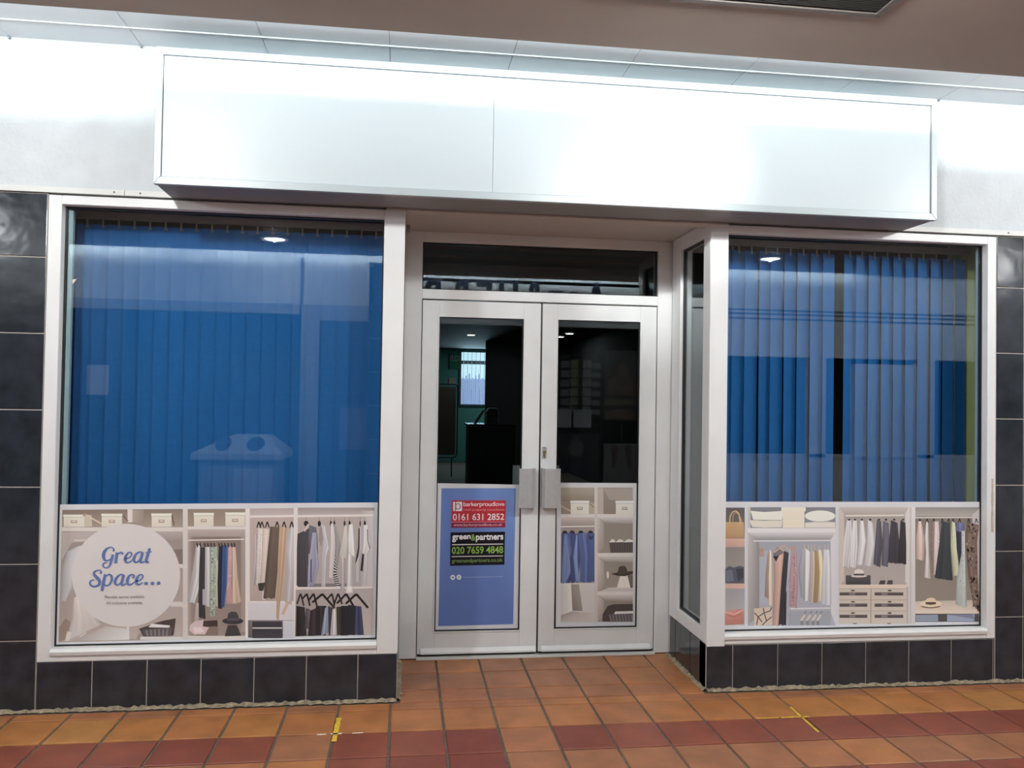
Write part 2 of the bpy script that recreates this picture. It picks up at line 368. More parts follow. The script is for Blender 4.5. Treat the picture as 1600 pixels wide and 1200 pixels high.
# ------------------------------------------------------------------ sign box
SY = -.2947
sg = thing('fascia_sign', 'long blank white sign box with a silver frame above the shopfront', 'sign', (2.48, -.15, 2.463))
x0, x1, z0, z1 = .5613, 4.3952, 2.463, 3.090; wi = .030
bx = MB().box(x0+.004, x1-.004, SY+.02, -.002, z0+.004, z1-.004); bx.build('sign_case', mat('sign_case_shaded', (.26, .26, .25), .5, srgb=False), sg)  # darker grey stands in for the shade under the box
f = MB()
f.prism([(x0, z0), (x1, z0), (x1-wi, z0+wi+.005), (x0+wi, z0+wi+.005)], SY, SY+.03, 'y'); f.build('frame_rail', ALU, sg, bev=.002)
f = MB().prism([(x0, z1), (x1, z1), (x1-wi, z1-wi-.005), (x0+wi, z1-wi-.005)], SY, SY+.03, 'y'); f.build('frame_rail', ALU, sg, bev=.002)
MB().prism([(x0, z0), (x0+wi, z0+wi+.005), (x0+wi, z1-wi-.005), (x0, z1)], SY, SY+.03, 'y').build('frame_rail', ALU, sg, bev=.002)
MB().prism([(x1, z0), (x1-wi, z0+wi+.005), (x1-wi, z1-wi-.005), (x1, z1)], SY, SY+.03, 'y').build('frame_rail', ALU, sg, bev=.002)
xs = 2.105
MB().box(x0+wi+.0025, xs-.0007, SY+.009, SY+.016, z0+wi+.007, z1-wi-.007).build('sign_panel', SIGNP, sg, bev=.001)
MB().box(xs+.0007, x1-wi-.0025, SY+.009, SY+.016, z0+wi+.007, z1-wi-.007).build('sign_panel', SIGNP, sg, bev=.001)

# ------------------------------------------------------------------ ceilings
ZS, YS, ZU = 3.034, -.752, 3.205
sc = MB().box(-3.2, 9.5, -4.66, YS, ZS, ZS+.035)
structure(sc.build('ceiling', SOFFIT), 'cream arcade ceiling, brown in the shade', 'ceiling')
uc = MB().box(-3.2, 9.5, -4.9, .12, ZU+.004, ZU+.1, 1)
yb = [-1.402, -.802, -.203, .0]
for i in range(-6, 16):
    xa = .407+.599*i
    for j in range(3): uc.box(xa+.0015, xa+.5975, yb[j]+.003, yb[j+1]-(.003 if j < 2 else 0), ZU, ZU+.006, 0)
    uc.box(xa-.004, xa+.004, -.016, -.002, ZU-.012, ZU, 1)
uc.box(-3.2, 9.5, -.2065, -.1995, ZU-.0035, ZU+.002, 2)
structure(uc.build('ceiling_upper', [CEILT, CEILJ, CEILB]), 'white tiled ceiling of the light slot behind the soffit', 'ceiling')
v = thing('ceiling_vent', 'dark air vent grille set in the brown ceiling', 'vent', (3.0, -1.5, ZS))
fr = MB(); vx0, vx1, vy0, vy1 = 2.42, 3.515, -1.83, -1.208; w = .03
fr.box(vx0, vx1, vy0, vy0+w, ZS-.012, ZS); fr.box(vx0, vx1, vy1-w, vy1, ZS-.012, ZS); fr.box(vx0, vx0+w, vy0+w, vy1-w, ZS-.012, ZS); fr.box(vx1-w, vx1, vy0+w, vy1-w, ZS-.012, ZS)
fr.build('vent_frame', VENTF, v, bev=.003)
g = MB().box(vx0+w, vx1-w, vy0+w, vy1-w, ZS-.002, ZS, 0)
for k in range(44): g.box(vx0+w, vx1-w, vy0+w+.0125*k+.003, vy0+w+.0125*k+.0055, ZS-.010, ZS-.002, 0)
g.build('vent_grille', VENTD, v)

# ------------------------------------------------------------------ lamps
def downlight(x, y, label, r_=.012, k=1):
    d = thing('ceiling_downlight', label, 'ceiling light', (x, y, ZS), group='recessed downlights in the arcade ceiling')
    r = MB(); n = 32
    for i in range(n):
        a, b = 2*math.pi*i/n, 2*math.pi*(i+1)/n
        P = lambda rr, t, z: (x+rr*math.cos(t), y+rr*math.sin(t), z)
        r.poly((P(.135, a, ZS), P(.135, b, ZS), P(.125, b, ZS-.012), P(.125, a, ZS-.012)))
        r.poly((P(.125, a, ZS-.012), P(.125, b, ZS-.012), P(.098, b, ZS-.006), P(.098, a, ZS-.006)))
    r.build('trim_ring', PAINT, d, smooth=True)
    MB().cyl((x, y, 0), .098, ZS-.006, ZS-.001, 'z', 32).build('lens', LAMP, d)
    l = bpy.data.lights.new('downlight_lamp', 'POINT'); l.energy = DL_POWER*k; l.color = (.95, .985, 1); l.shadow_soft_size = r_
    lo = bpy.data.objects.new('downlight_lamp', l); COL.objects.link(lo); lo.location = (x, y, ZS-.006-r_)
for i, y in enumerate((-1.98, -3.9)):
    for k in ((-1, 0, 1, 2, 3) if i == 0 else (-1, 0, 2, 3)):
        downlight((.30+2.68*k, .44+2.52*k)[i], y, ('round recessed downlight in the row along the middle of the arcade ceiling', 'round recessed downlight in the row along the far side of the arcade ceiling')[i], (.085, .012)[i], (1.6, .42)[i])
# unseen spotlight added for the bright patch on the sign
sx_, sy_ = 2.60, -1.98
sp = bpy.data.lights.new('added_sign_spot', 'SPOT'); sp.energy = SPOT_POWER; sp.spot_size = math.radians(31); sp.spot_blend = 1.0; sp.shadow_soft_size = .05; sp.color = (.93, .98, 1)
so = bpy.data.objects.new('added_sign_spot', sp); COL.objects.link(so); so.location = (sx_, sy_, ZS-.03)
so.rotation_euler = (Vector((2.98, SY, 2.66))-Vector(so.location)).to_track_quat('-Z', 'Y').to_euler()
spt = thing('added_spotlight', 'small round spotlight added unseen in the arcade ceiling beside the vent to brighten the sign', 'ceiling light', (sx_, sy_, ZS))
MB().cyl((sx_, sy_, 0), .06, ZS-.012, ZS, 'z', 24).build('trim_ring', PAINT, spt, bev=.002); MB().cyl((sx_, sy_, 0), .045, ZS-.018, ZS-.012, 'z', 24).build('lens', LAMP, spt)
def batten(x, y, side, k=1):
    b = thing('fluorescent_batten', 'hidden fluorescent batten above the soffit edge', 'light fitting', (x, y, ZU), group='hidden battens over the soffits')
    MB().box(x-.6, x+.6, y-.03, y+.03, ZU-.065, ZU).build('batten_body', PAINT, b, bev=.003)
    MB().cyl((0, y, ZU-.085), .013, x-.58, x+.58, 'x', 12).build('tube', TUBE, b, smooth=True)
    for e in (x-.6, x+.58): MB().box(e, e+.02, y-.015, y+.015, ZU-.10, ZU-.065).build('lamp_holder', PAINT, b)
    area('batten_lamp', (x, y+side*.02, ZU-.085), (math.radians(90-0)*1 if side > 0 else math.radians(-90), 0, 0), 1.16, .04, TUBE_POWER*k, (.80, .93, 1))
for k in range(-1, 6): batten(-.15+1.3*k, -4.60, -1, 1.0)
for k in range(-1, 6): batten(-.15+1.3*k, -.97, 1)

# ------------------------------------------------------------------ blinds
def blind(label, name_y, seams, ang, xend0, xend1, width=.089):
    ztop, zbot = 2.375, .40
    t = thing('vertical_blind', label, 'blind', ((xend0+xend1)/2, name_y, 2.40))
    MB().box(xend0, xend1, name_y-.018, name_y+.018, 2.402, 2.438).build('head_rail', RAIL, t, bev=.002)
    proto = None
    for k, sx in enumerate(seams):
        a = math.radians(ang + random.uniform(-2.2, 2.2)); xc = sx+width/2*math.cos(a)
        if proto is None:
            mb = MB(); n = 6                                  # slightly curved fabric slat about its own pivot
            pts = [(-width/2+width*i/n, .0035*(1-(2*i/n-1)**2)) for i in range(n+1)]
            prof = pts+[(p[0], p[1]+.0007) for p in pts[::-1]]
            mb.prism(prof, zbot-2.40, ztop-2.40, 'z')
            me_o = mb.build('vane', BLUE, None); vane = me_o
            hk = MB().box(-.004, .004, -.003, .003, ztop-2.40-.012, ztop-2.40+.030).box(-.007, .007, -.003, .004, ztop-2.412-.004, ztop-2.412+.004)
            ho = hk.build('vane_clip', CLIP, None); ho.parent = vane
            proto = vane
        else:
            vane = copy_tree(proto)
        vane.parent = t; vane.location = (xc-t.location.x, 0, 0); vane.rotation_euler = (random.uniform(-.001, .001), random.uniform(-.0022, .0022), a)
    return t
BYL, BYR = .26, .26
lx0, lx1 = at(169, 450, BYL).x, at(572.8, 460, BYL).x; pt_ = (lx1-lx0)/17
seamsL = [lx0+pt_*k for k in range(-3, 18)]
seamsL = [s for s in seamsL if s > -.06 and s < 1.66]
blind('blue vertical blind closed across the left window', BYL, seamsL, 5, -.07, 1.72)
seamsR = [at(u, 470, BYR).x for u in (1133, 1142.5, 1162.5, 1184.7, 1202.5, 1223.7, 1244, 1264.7, 1284, 1317, 1335.7, 1355.3, 1375.3, 1393.8, 1412.7, 1432, 1452, 1471, 1490)]
blind('blue vertical blind with a gap between its vanes in the right window', BYR, seamsR, 17, seamsR[0]-.01, at(1512, 390, BYR).x)
# ------------------------------------------------------------------ interior shell
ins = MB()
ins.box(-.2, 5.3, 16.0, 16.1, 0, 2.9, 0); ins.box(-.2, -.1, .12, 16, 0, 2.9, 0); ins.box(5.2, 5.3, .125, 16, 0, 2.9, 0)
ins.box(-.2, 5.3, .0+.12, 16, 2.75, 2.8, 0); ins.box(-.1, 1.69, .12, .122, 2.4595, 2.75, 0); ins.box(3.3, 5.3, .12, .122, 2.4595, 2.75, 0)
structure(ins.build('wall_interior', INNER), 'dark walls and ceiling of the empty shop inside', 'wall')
structure(MB().box(4.93, 5.20, .34, .38, 0, 2.75).build('wall_interior_side', OLIVE), 'olive green panel beside the blind in the right window', 'wall')
structure(MB().box(4.903, 4.94, .075, .095, .29, 2.40).build('trim_6', PALE), 'pale strip standing in for the inner reflection at the edge of the right window', 'trim')  # pale bar in place of a reflection along the frame
structure(MB().box(.070, .090, .062, .085, .29, 2.40).build('trim_7', PALE), 'pale inner frame strip at the edge of the left window', 'trim')
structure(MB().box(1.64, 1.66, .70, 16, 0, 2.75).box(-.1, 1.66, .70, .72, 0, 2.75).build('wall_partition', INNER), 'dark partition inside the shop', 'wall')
# ------------------------------------------------------------------ things inside the shop, seen through the left door
def span(u0, u1, y, v=640): return at(u0, v, y).x, at(u1, v, y).x
def zz(v, y, u=730): return at(u, v, y).z
tx0, tx1 = span(684, 790, 15.98)
structure(MB().box(tx0, tx1, 15.96, 15.99, 0, 2.75).build('wall_teal', TEAL), 'teal green rear wall of the shop', 'wall')
w6 = thing('window_6', 'barred daylight window in the teal rear wall', 'window', (2.8, 15.93, 1.4), kind='structure')
wx0, wx1 = span(720.5, 759.5, 15.95, 590); wz0, wz1 = zz(631.5, 15.95), zz(550.5, 15.95); zm0, zm1 = zz(569, 15.95), zz(563.5, 15.95)
SKY = emit('sky_pane', (.62, .86, 1), 1.05); CITY = emit('hazy_rooftops', (.30, .42, .80), .75)
zc = zz(592, 15.95)
MB().box(wx0, wx1, 15.945, 15.955, zm1, wz1).box(wx0, wx1, 15.945, 15.955, zc, zm0).build('sky_pane', SKY, w6)
c = MB().box(wx0, wx1, 15.946, 15.955, wz0, zc)
for k in range(7): c.box(wx0+.02+.08*k, wx0+.06+.08*k, 15.943, 15.947, zc-.02, zc+.03+.05*((k*37) % 3))
c.build('rooftop_view', CITY, w6)
PLAST = mat('white_plastic', (.55, .56, .56), .4, srgb=False)
f = MB(); frame_boxes(f, wx0-.03, wx1+.03, wz0-.03, wz1+.03, .03, .03, .03, .03, 15.92, 15.95); f.box(wx0, wx1, 15.92, 15.95, zm0, zm1); f.build('window_frame', mat('window_grey', (.25, .3, .33), .5, srgb=False), w6)
for k in range(6):
    MB().cyl((wx0+(wx1-wx0)*(k+.5)/6, 15.90, 0), .006, wz0-.02, wz1+.02, 'z', 8).build('security_bar', mat('bar_grey', (.12, .14, .16), .5, srgb=False), w6)
area('rear_window_daylight', ((wx0+wx1)/2, 15.9, (wz0+wz1)/2), (math.radians(-90), 0, 0), wx1-wx0, wz1-wz0, 26, (.6, .85, 1))
gs = thing('exit_sign', 'green sign with white letters on the teal wall inside, left of the barred window', 'sign', (2.4, 15.9, 2.2))
gx0, gx1 = span(703, 720.5, 15.9, 565); gz0, gz1 = zz(576.5, 15.9), zz(552, 15.9)
MB().box(gx0, gx1, 15.93, 15.958, gz0, gz1).build('sign_board', mat('sign_green', (.02, .26, .13), .5, srgb=False), gs)
tv, tf = text_mesh('TO.FI', .01); mx = max(v.x for v in tv); mh = max(v.y for v in tv); lt = MB(); w = (gx1-gx0)*.92; h = (gz1-gz0)*.36
for q in tf: lt.poly([(gx1-.01-tv[i].x/mx*w, 15.928, gz0+(gz1-gz0)*.48+tv[i].y/mh*h) for i in q])
lt.build('lettering', mat('sign_white', (.6, .75, .7), .5, srgb=False), gs, fixn=False)
nx0, nx1 = span(701.5, 712, 15.9, 596)
tag(MB().box(nx0, nx1, 15.945, 15.958, zz(601, 15.9), zz(591, 15.9)).build('wall_notice', mat('pinkish_paper', (.5, .45, .42), .7, srgb=False)), 'small pale notice on the teal wall below the green sign', 'notice')
# folding screen
ys = 12.0; sx0, sx1 = span(684.5, 714.5, ys, 660); sz0, sz1 = zz(715, ys), zz(601, ys)
fs = thing('folding_screen', 'brown fabric privacy screen in a black tube frame inside the left door', 'screen', ((sx0+sx1)/2, ys, 0))
MB().box(sx0-.1, sx1-.035, ys-.004, ys+.004, sz0+.05, sz1-.05).build('fabric_panel', mat('brown_cloth', (.085, .062, .045), .85, srgb=False), fs)
arc = [(sx1-.07+.07*math.cos(math.radians(a)), ys, sz1-.07+.07*math.sin(math.radians(a))) for a in range(90, -1, -15)]
arc2 = [(sx1-.07+.07*math.cos(math.radians(a)), ys, sz0+.07+.07*math.sin(math.radians(a))) for a in range(0, -91, -15)]
MB().tube([(sx0-.1, ys, sz1)]+arc+arc2+[(sx0-.1, ys, sz0)], .013).build('tube_frame', BLK, fs)
MB().tube([(sx1-.1, ys, sz0), (sx1-.1, ys, 0)], .013).build('leg', BLK, fs)
# reception desk with jug and leaning board
yd_ = 10.0; dx0 = at(730, 700, yd_).x; dx1 = at(805, 700, yd_).x; dz = zz(662.5, yd_)
dk_ = thing('reception_desk', 'black reception desk inside the shop behind the left door', 'desk', ((dx0+dx1)/2, yd_+.3, 0))
MB().box(dx0+.02, dx1, yd_, yd_+.6, .002, dz-.03).build('desk_body', BLK, dk_, bev=.005)
MB().box(dx0, dx1, yd_-.02, yd_+.85, dz-.03, dz).build('desk_top', mat('gloss_black', (.02, .02, .022), .08, srgb=False, spec=.8), dk_, bev=.003)
jx0, jx1 = span(759, 778, yd_+.2, 650); jh = zz(637, yd_+.2)-dz
jg = thing('plastic_jug', 'white plastic water container standing on the black desk', 'container', ((jx0+jx1)/2, yd_+.2, dz))
w = (jx1-jx0)/2; xm = (jx0+jx1)/2
body = [(xm-w, dz+.001), (xm+w, dz+.001), (xm+w, dz+jh*.8), (xm+w*.75, dz+jh), (xm-w*.6, dz+jh), (xm-w, dz+jh*.75)]
MB().prism(body, yd_+.1, yd_+.3, 'y').build('jug_body', mat('cloudy_plastic', (.6, .6, .6), .5, srgb=False), jg, bev=.012)
MB().box(xm-.02, xm+.06, yd_+.095, yd_+.1, dz+jh*.82, dz+jh*.9).build('grip_hole', BLK, jg)
bx0, bx1 = span(742, 750, yd_+.4, 650)
bd = MB().prism([(bx0-.02, dz+.001), (bx0+.03, dz+.001), (bx1+.09, dz+.24), (bx1+.04, dz+.24)], yd_+.36, yd_+.40, 'y')
tag(bd.build('leaning_board', mat('grey_board', (.25, .25, .24), .6, srgb=False), bev=.004), 'grey slanted board propped on the black desk beside the jug', 'board')
px_ = at(758.5, 600, 13).x
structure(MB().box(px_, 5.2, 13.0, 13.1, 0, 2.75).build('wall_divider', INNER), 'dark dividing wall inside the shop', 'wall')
def inlamp(u, v, y, label, pw=1.6):
    q = at(u, v, y); d = thing('shop_downlight', label, 'ceiling light', (q.x, y, 2.75), group='small downlights inside the shop')
    MB().cyl((q.x, y, 0), .07, 2.738, 2.75, 'z', 20).build('lens', LAMP, d)
    r = MB()
    for i in range(20):
        a, b = 2*math.pi*i/20, 2*math.pi*(i+1)/20
        r.poly([(q.x+k*math.cos(t), y+k*math.sin(t), z) for k, t, z in ((.095, a, 2.749), (.095, b, 2.749), (.07, b, 2.737), (.07, a, 2.737))])
    r.build('trim_ring', PAINT, d)
    area('shop_lamp', (q.x, y, 2.73), (0, 0, 0), .1, .1, pw, (.85, .95, 1), 'DISK')
inlamp(736, 524, 11.5, 'small lit downlight seen through the left door, above the barred window', 4)
inlamp(890, 516, 10.6, 'small lit downlight at the top of the right door glass, the higher of two')
inlamp(875, 523, 11.4, 'small lit downlight at the top of the right door glass, the lower of two')

q_ = at(805, 600, 15.0); area('teal_wall_fill', (q_.x, 15.0, 2.73), (0, 0, 0), .3, .3, 13, (.85, .97, 1), 'DISK')   # unseen fill lamp added to brighten the teal rear wall

# ------------------------------------------------------------------ printed window vinyls
KINK = 1.28
class Print:                             # flat printed picture: coloured polygons laid over each other on one sheet
    def __init__(s, y, T): s.y = y; s.T = T; s.v = []; s.f = []; s.c = []; s.n = 0; s.r = random.Random(11)
    def tr(s, T): s.T = T; return s
    def P(s, p, lift=True): u, v = s.T(p); q = at(u, v, s.y); return Vector((q.x, s.y-.0006-.000012*s.n, q.z))
    def ink(s, c): q = lin(c); g = sum(q)/3; return tuple(min(.92, (x*.88+g*.12)*KINK*w) for x, w in zip(q, (1, .99, .95)))
    def poly(s, pts, c, cs=None):
        s.n += 1; b = len(s.v); s.v += [s.P(p) for p in pts]; s.f.append(tuple(range(b, b+len(pts))))
        s.c.append([s.ink(k) for k in (cs or [c]*len(pts))]); return s
    def rect(s, x0, y0, x1, y1, c, c2=None, horiz=False):
        cs = None
        if c2: cs = [c, c2, c2, c] if horiz else [c, c, c2, c2]
        return s.poly([(x0, y0), (x1, y0), (x1, y1), (x0, y1)], c, cs)
    def ell(s, cx, cy, rx, ry, c, n=28, a0=0, a1=360):
        return s.poly([(cx+rx*math.cos(math.radians(a0+(a1-a0)*i/n)), cy+ry*math.sin(math.radians(a0+(a1-a0)*i/n))) for i in range(n if a1-a0 == 360 else n+1)], c)
    def line(s, pts, w, c):
        s.n += 1
        for a, b in zip(pts[:-1], pts[1:]):
            dx, dy = b[0]-a[0], b[1]-a[1]; l = math.hypot(dx, dy) or 1; nx, ny = -dy/l*w/2, dx/l*w/2
            k = len(s.v); s.v += [s.P(p) for p in ((a[0]+nx, a[1]+ny), (b[0]+nx, b[1]+ny), (b[0]-nx, b[1]-ny), (a[0]-nx, a[1]-ny))]
            s.f.append((k, k+1, k+2, k+3)); s.c.append([s.ink(c)]*4)
        return s
    def garment(s, L, R, c, n=6, amp=.13, pat=None, cols=(), shade=.85):
        s.n += 1; r = s.r; m = max(len(L), len(R))
        def samp(A, t):
            t *= len(A)-1; i = min(int(t), len(A)-2); f = t-i; return (A[i][0]*(1-f)+A[i+1][0]*f, A[i][1]*(1-f)+A[i+1][1]*f)
        rows = 4*(m-1); edge = [0]+sorted(min(.97, max(.03, (i+r.uniform(-.25, .25))/n)) for i in range(1, n))+[1]
        tone = [1+r.uniform(-amp, amp) for _ in range(n+1)]; tone[0] = shade; tone[-1] = shade*.97
        hem = [r.uniform(-.012, .012) for _ in range(n+1)]
        g = []
        for j in range(rows+1):
            t = j/rows; a, b = samp(L, t), samp(R, t); row = []
            for i in range(n+1):
                f = edge[i]; h = (hem[i]*abs(R[-1][1]-R[0][1]) if j == rows else 0)
                row.append((a[0]+(b[0]-a[0])*f, a[1]+(b[1]-a[1])*f+h))
            g.append(row)
        def col(i, j):
            k = tone[i]*(1-.10*(j/rows)); return tuple(max(0, min(255, x*k)) for x in c)
        for j in range(rows):
            for i in range(n):
                b = len(s.v); s.v += [s.P(p) for p in (g[j][i], g[j][i+1], g[j+1][i+1], g[j+1][i])]
                s.f.append((b, b+1, b+2, b+3)); s.c.append([s.ink(col(i, j)), s.ink(col(i+1, j)), s.ink(col(i+1, j+1)), s.ink(col(i, j+1))])
        if pat == 'floral':
            s.n += 1; w = max(4, abs(R[0][0]-L[0][0]))
            for _ in range(int(rows*n*.9)+10):
                t = r.random(); f = r.uniform(.08, .92); a, b = samp(L, t), samp(R, t)
                x, y = a[0]+(b[0]-a[0])*f, a[1]+(b[1]-a[1])*f; q = r.uniform(.05, .13)*w; k = len(s.v); cc = s.ink(r.choice(cols))
                ps = [(x+q*math.cos(o)*r.uniform(.6, 1.2), y+q*1.3*math.sin(o)*r.uniform(.6, 1.2)) for o in (0, 1.2, 2.5, 3.8, 5)]
                s.v += [s.P(p) for p in ps]; s.f.append(tuple(range(k, k+5))); s.c.append([cc]*5)
        if pat == 'stripe':
            s.n += 1; q = 26
            for i in range(q):
                t0, t1 = i/q, (i+.5)/q; a, b, d, e = samp(L, t0), samp(R, min(1, t0+.03)), samp(R, min(1, t1+.03)), samp(L, t1)
                k = len(s.v); s.v += [s.P(p) for p in (a, b, d, e)]; s.f.append((k, k+1, k+2, k+3)); s.c.append([s.ink(cols[0])]*4)
        return s
    def storage_box(s, x0, y0, x1, y1, c=(222, 216, 204), h=(165, 140, 125)):
        s.rect(x0, y0, x1, y1, c, tuple(k*.95 for k in c)); d = (y1-y0)
        s.rect(x0-(x1-x0)*.02, y0, x1+(x1-x0)*.02, y0+d*.2, tuple(min(255, k*1.03) for k in c)); s.rect(x0, y0+d*.2, x1, y0+d*.24, tuple(k*.82 for k in c))
        cx, cy = (x0+x1)/2, y0+d*.58; w = (x1-x0)*.15; s.rect(cx-w, cy-d*.11, cx+w, cy+d*.11, h); s.rect(cx-w*.7, cy-d*.07, cx+w*.7, cy+d*.04, (205, 195, 185)); return s
    def hanger(s, x, y, w=9, h=26, c=(45, 40, 42)):
        return s.poly([(x-w*.25, y), (x+w*.25, y), (x+w, y+h), (x+w*.5, y+h*.9), (x, y+h*.35), (x-w*.5, y+h*.9), (x-w, y+h)], c)
    def text(s, body, quad, c, bold=0, spacing=1, shear=0):   # fits the lettering into quad = TL, TR, BR, BL
        vs_, fs = text_mesh(body, bold, shear, spacing); s.n += 1
        xs = [v.x for v in vs_]; ys = [v.y for v in vs_]; ax, bx, ay, by = min(xs), max(xs), min(ys), max(ys); b = len(s.v)
        TL, TR, BR, BL = quad
        for v in vs_:
            f = (v.x-ax)/(bx-ax); g = (v.y-ay)/(by-ay)
            T_ = (TL[0]+(TR[0]-TL[0])*f, TL[1]+(TR[1]-TL[1])*f); B_ = (BL[0]+(BR[0]-BL[0])*f, BL[1]+(BR[1]-BL[1])*f)
            s.v.append(s.P((B_[0]+(T_[0]-B_[0])*g, B_[1]+(T_[1]-B_[1])*g)))
        for f in fs: s.f.append(tuple(b+i for i in f)); s.c.append([s.ink(c)]*len(f))
        return s
    def brush(s, pts, c, sub=7):             # a stroke of changing width: (x, y, w)
        s.n += 1; p = [pts[0]]+list(pts)+[pts[-1]]; q = []
        for i in range(1, len(p)-2):
            for k in range(sub):
                t = k/sub
                q.append(tuple(.5*((2*p[i][d])+(-p[i-1][d]+p[i+1][d])*t+(2*p[i-1][d]-5*p[i][d]+4*p[i+1][d]-p[i+2][d])*t*t+(-p[i-1][d]+3*p[i][d]-3*p[i+1][d]+p[i+2][d])*t**3) for d in range(3)))
        q.append(tuple(pts[-1]))
        rail = []
        for i, a in enumerate(q):
            e, f = q[max(i-1, 0)], q[min(i+1, len(q)-1)]; dx, dy = f[0]-e[0], f[1]-e[1]; l = math.hypot(dx, dy) or 1
            rail.append(((a[0]-dy/l*a[2]/2, a[1]+dx/l*a[2]/2), (a[0]+dy/l*a[2]/2, a[1]-dx/l*a[2]/2)))
        for a, b in zip(rail[:-1], rail[1:]):
            k = len(s.v); s.v += [s.P(x) for x in (a[0], b[0], b[1], a[1])]; s.f.append((k, k+1, k+2, k+3)); s.c.append([s.ink(c)]*4)
        return s
    def build(s, name, parent=None, label=None):
        me = bpy.data.meshes.new(name); me.from_pydata([v-origin(parent) for v in s.v], [], s.f); me.materials.append(INK)
        ca = me.color_attributes.new('ink', 'FLOAT_COLOR', 'CORNER'); k = 0
        for f, cc in zip(me.polygons, s.c):
            for i, li in enumerate(f.loop_indices): ca.data[li].color = (*cc[i], 1)
        o = bpy.data.objects.new(name, me); COL.objects.link(o)
        if parent: o.parent = parent; ORG[o.name] = origin(parent)
        if label: o['label'] = label
        s.v, s.f, s.c = [], [], []
        return o
def Tf(x, y, k): return lambda p: (x+p[0]/k, y+p[1]/k)
def sheet(name, label, y, quad, T, border):
    p = Print(y, T); q = [at(*T(c), y) for c in quad]; mid = sum(q, Vector())/4
    t = thing(name, label, 'poster', (mid.x, y, min(c.z for c in q)))
    b = MB(); fr = [Vector((c.x, y-.0006, c.z)) for c in q]; bk = [Vector((c.x, y-.0001, c.z)) for c in q]
    b.poly(fr); b.poly(bk)
    for i in range(4): j = (i+1) % 4; b.poly((fr[i], fr[j], bk[j], bk[i]))
    b.build('vinyl_sheet', mat('vinyl_white', (.76, .765, .79), .35, srgb=False), t)
    return p, t
PY = GY-.0004
# ---- left window
T1 = Tf(60, 770, 2.857)
p, t1 = sheet('window_poster', 'wide printed wardrobe picture with a white Great Space disc, low in the left window', PY, [(78, 52), (1521, 43), (1508, 660), (64, 697)], T1, 0)
wall_, dk, wh, wh2 = (160, 146, 138), (146, 130, 121), (212, 206, 205), (198, 190, 186)
p.poly([(107, 76), (1500, 66), (1492, 633), (90, 668)], wall_)
p.poly([(107, 76), (650, 72), (650, 152), (106, 158)], (138, 122, 112), [(128, 112, 102), (134, 118, 108), (162, 148, 138), (158, 144, 134)])
p.poly([(106, 172), (650, 168), (650, 640), (91, 664)], (168, 154, 150), [(150, 136, 132), (150, 136, 132), (178, 165, 160), (176, 162, 156)])
p.poly([(106, 176), (330, 172), (210, 220), (150, 222), (104, 300)], (180, 170, 168)); p.poly([(92, 600), (122, 560), (150, 580), (140, 650), (91, 664)], (150, 132, 120))
p.rect(106, 154, 650, 172, (210, 203, 198)); p.rect(398, 74, 420, 132, (214, 208, 205)); p.rect(420, 76, 470, 132, (170, 158, 150), (150, 136, 126), True)
p.storage_box(113, 97, 205, 152); p.poly([(205, 97), (238, 100), (240, 150), (205, 152)], (196, 186, 170)); p.line([(205, 95), (282, 138)], 7, (206, 190, 172)); p.rect(198, 92, 212, 104, (180, 140, 115))
p.storage_box(283, 93, 374, 152); p.line([(376, 98), (400, 126)], 5, (110, 92, 84)); p.storage_box(506, 92, 594, 152); p.line([(596, 98), (606, 146)], 5, (96, 84, 80))
p.line([(160, 212), (215, 211)], 6, (205, 198, 195)); p.rect(440, 172, 650, 215, (178, 168, 166), (150, 138, 134))
p.garment([(175, 238), (128, 262), (110, 330), (104, 420), (100, 485)], [(215, 232), (210, 262), (170, 330), (160, 420), (128, 480)], (200, 200, 205), 6, .1)
p.garment([(158, 470), (150, 560), (124, 660)], [(205, 440), (250, 540), (290, 585)], (212, 204, 202), 8, .08)
p.poly([(118, 662), (128, 618), (150, 622), (138, 660)], (205, 196, 192)); p.poly([(180, 640), (214, 620), (214, 630), (186, 646)], (200, 190, 186))
p.poly([(230, 630), (300, 596), (398, 606), (396, 656), (150, 662)], (205, 199, 197), [(178, 168, 164), (190, 182, 178), (208, 204, 204), (210, 206, 206), (165, 152, 146)])
p.rect(395, 596, 406, 655, (212, 206, 206)); p.rect(406, 598, 440, 652, (178, 166, 160))
p.rect(610, 318, 650, 335, (208, 202, 200)); p.rect(590, 486, 650, 508, (208, 202, 200)); p.poly([(590, 255), (650, 250), (650, 318), (620, 318)], (128, 116, 112))
p.poly([(440, 640), (480, 600), (520, 578), (612, 560), (600, 640), (640, 652), (440, 655)], (150, 136, 130)); p.poly([(450, 606), (560, 570), (614, 560), (604, 636), (470, 642)], (74, 64, 62))
p.poly([(492, 600), (506, 584), (588, 592), (584, 602)], (222, 218, 222)); p.poly([(462, 612), (600, 600), (590, 638), (478, 642)], (92, 86, 88))
for k in range(6): p.line([(482+k*19, 612-k), (488+k*17, 638)], 7, (126, 120, 122))
p.rect(455, 642, 650, 656, (206, 200, 198))
p.ell(391.5, 368, 242, 230, (209, 204, 205), 72)
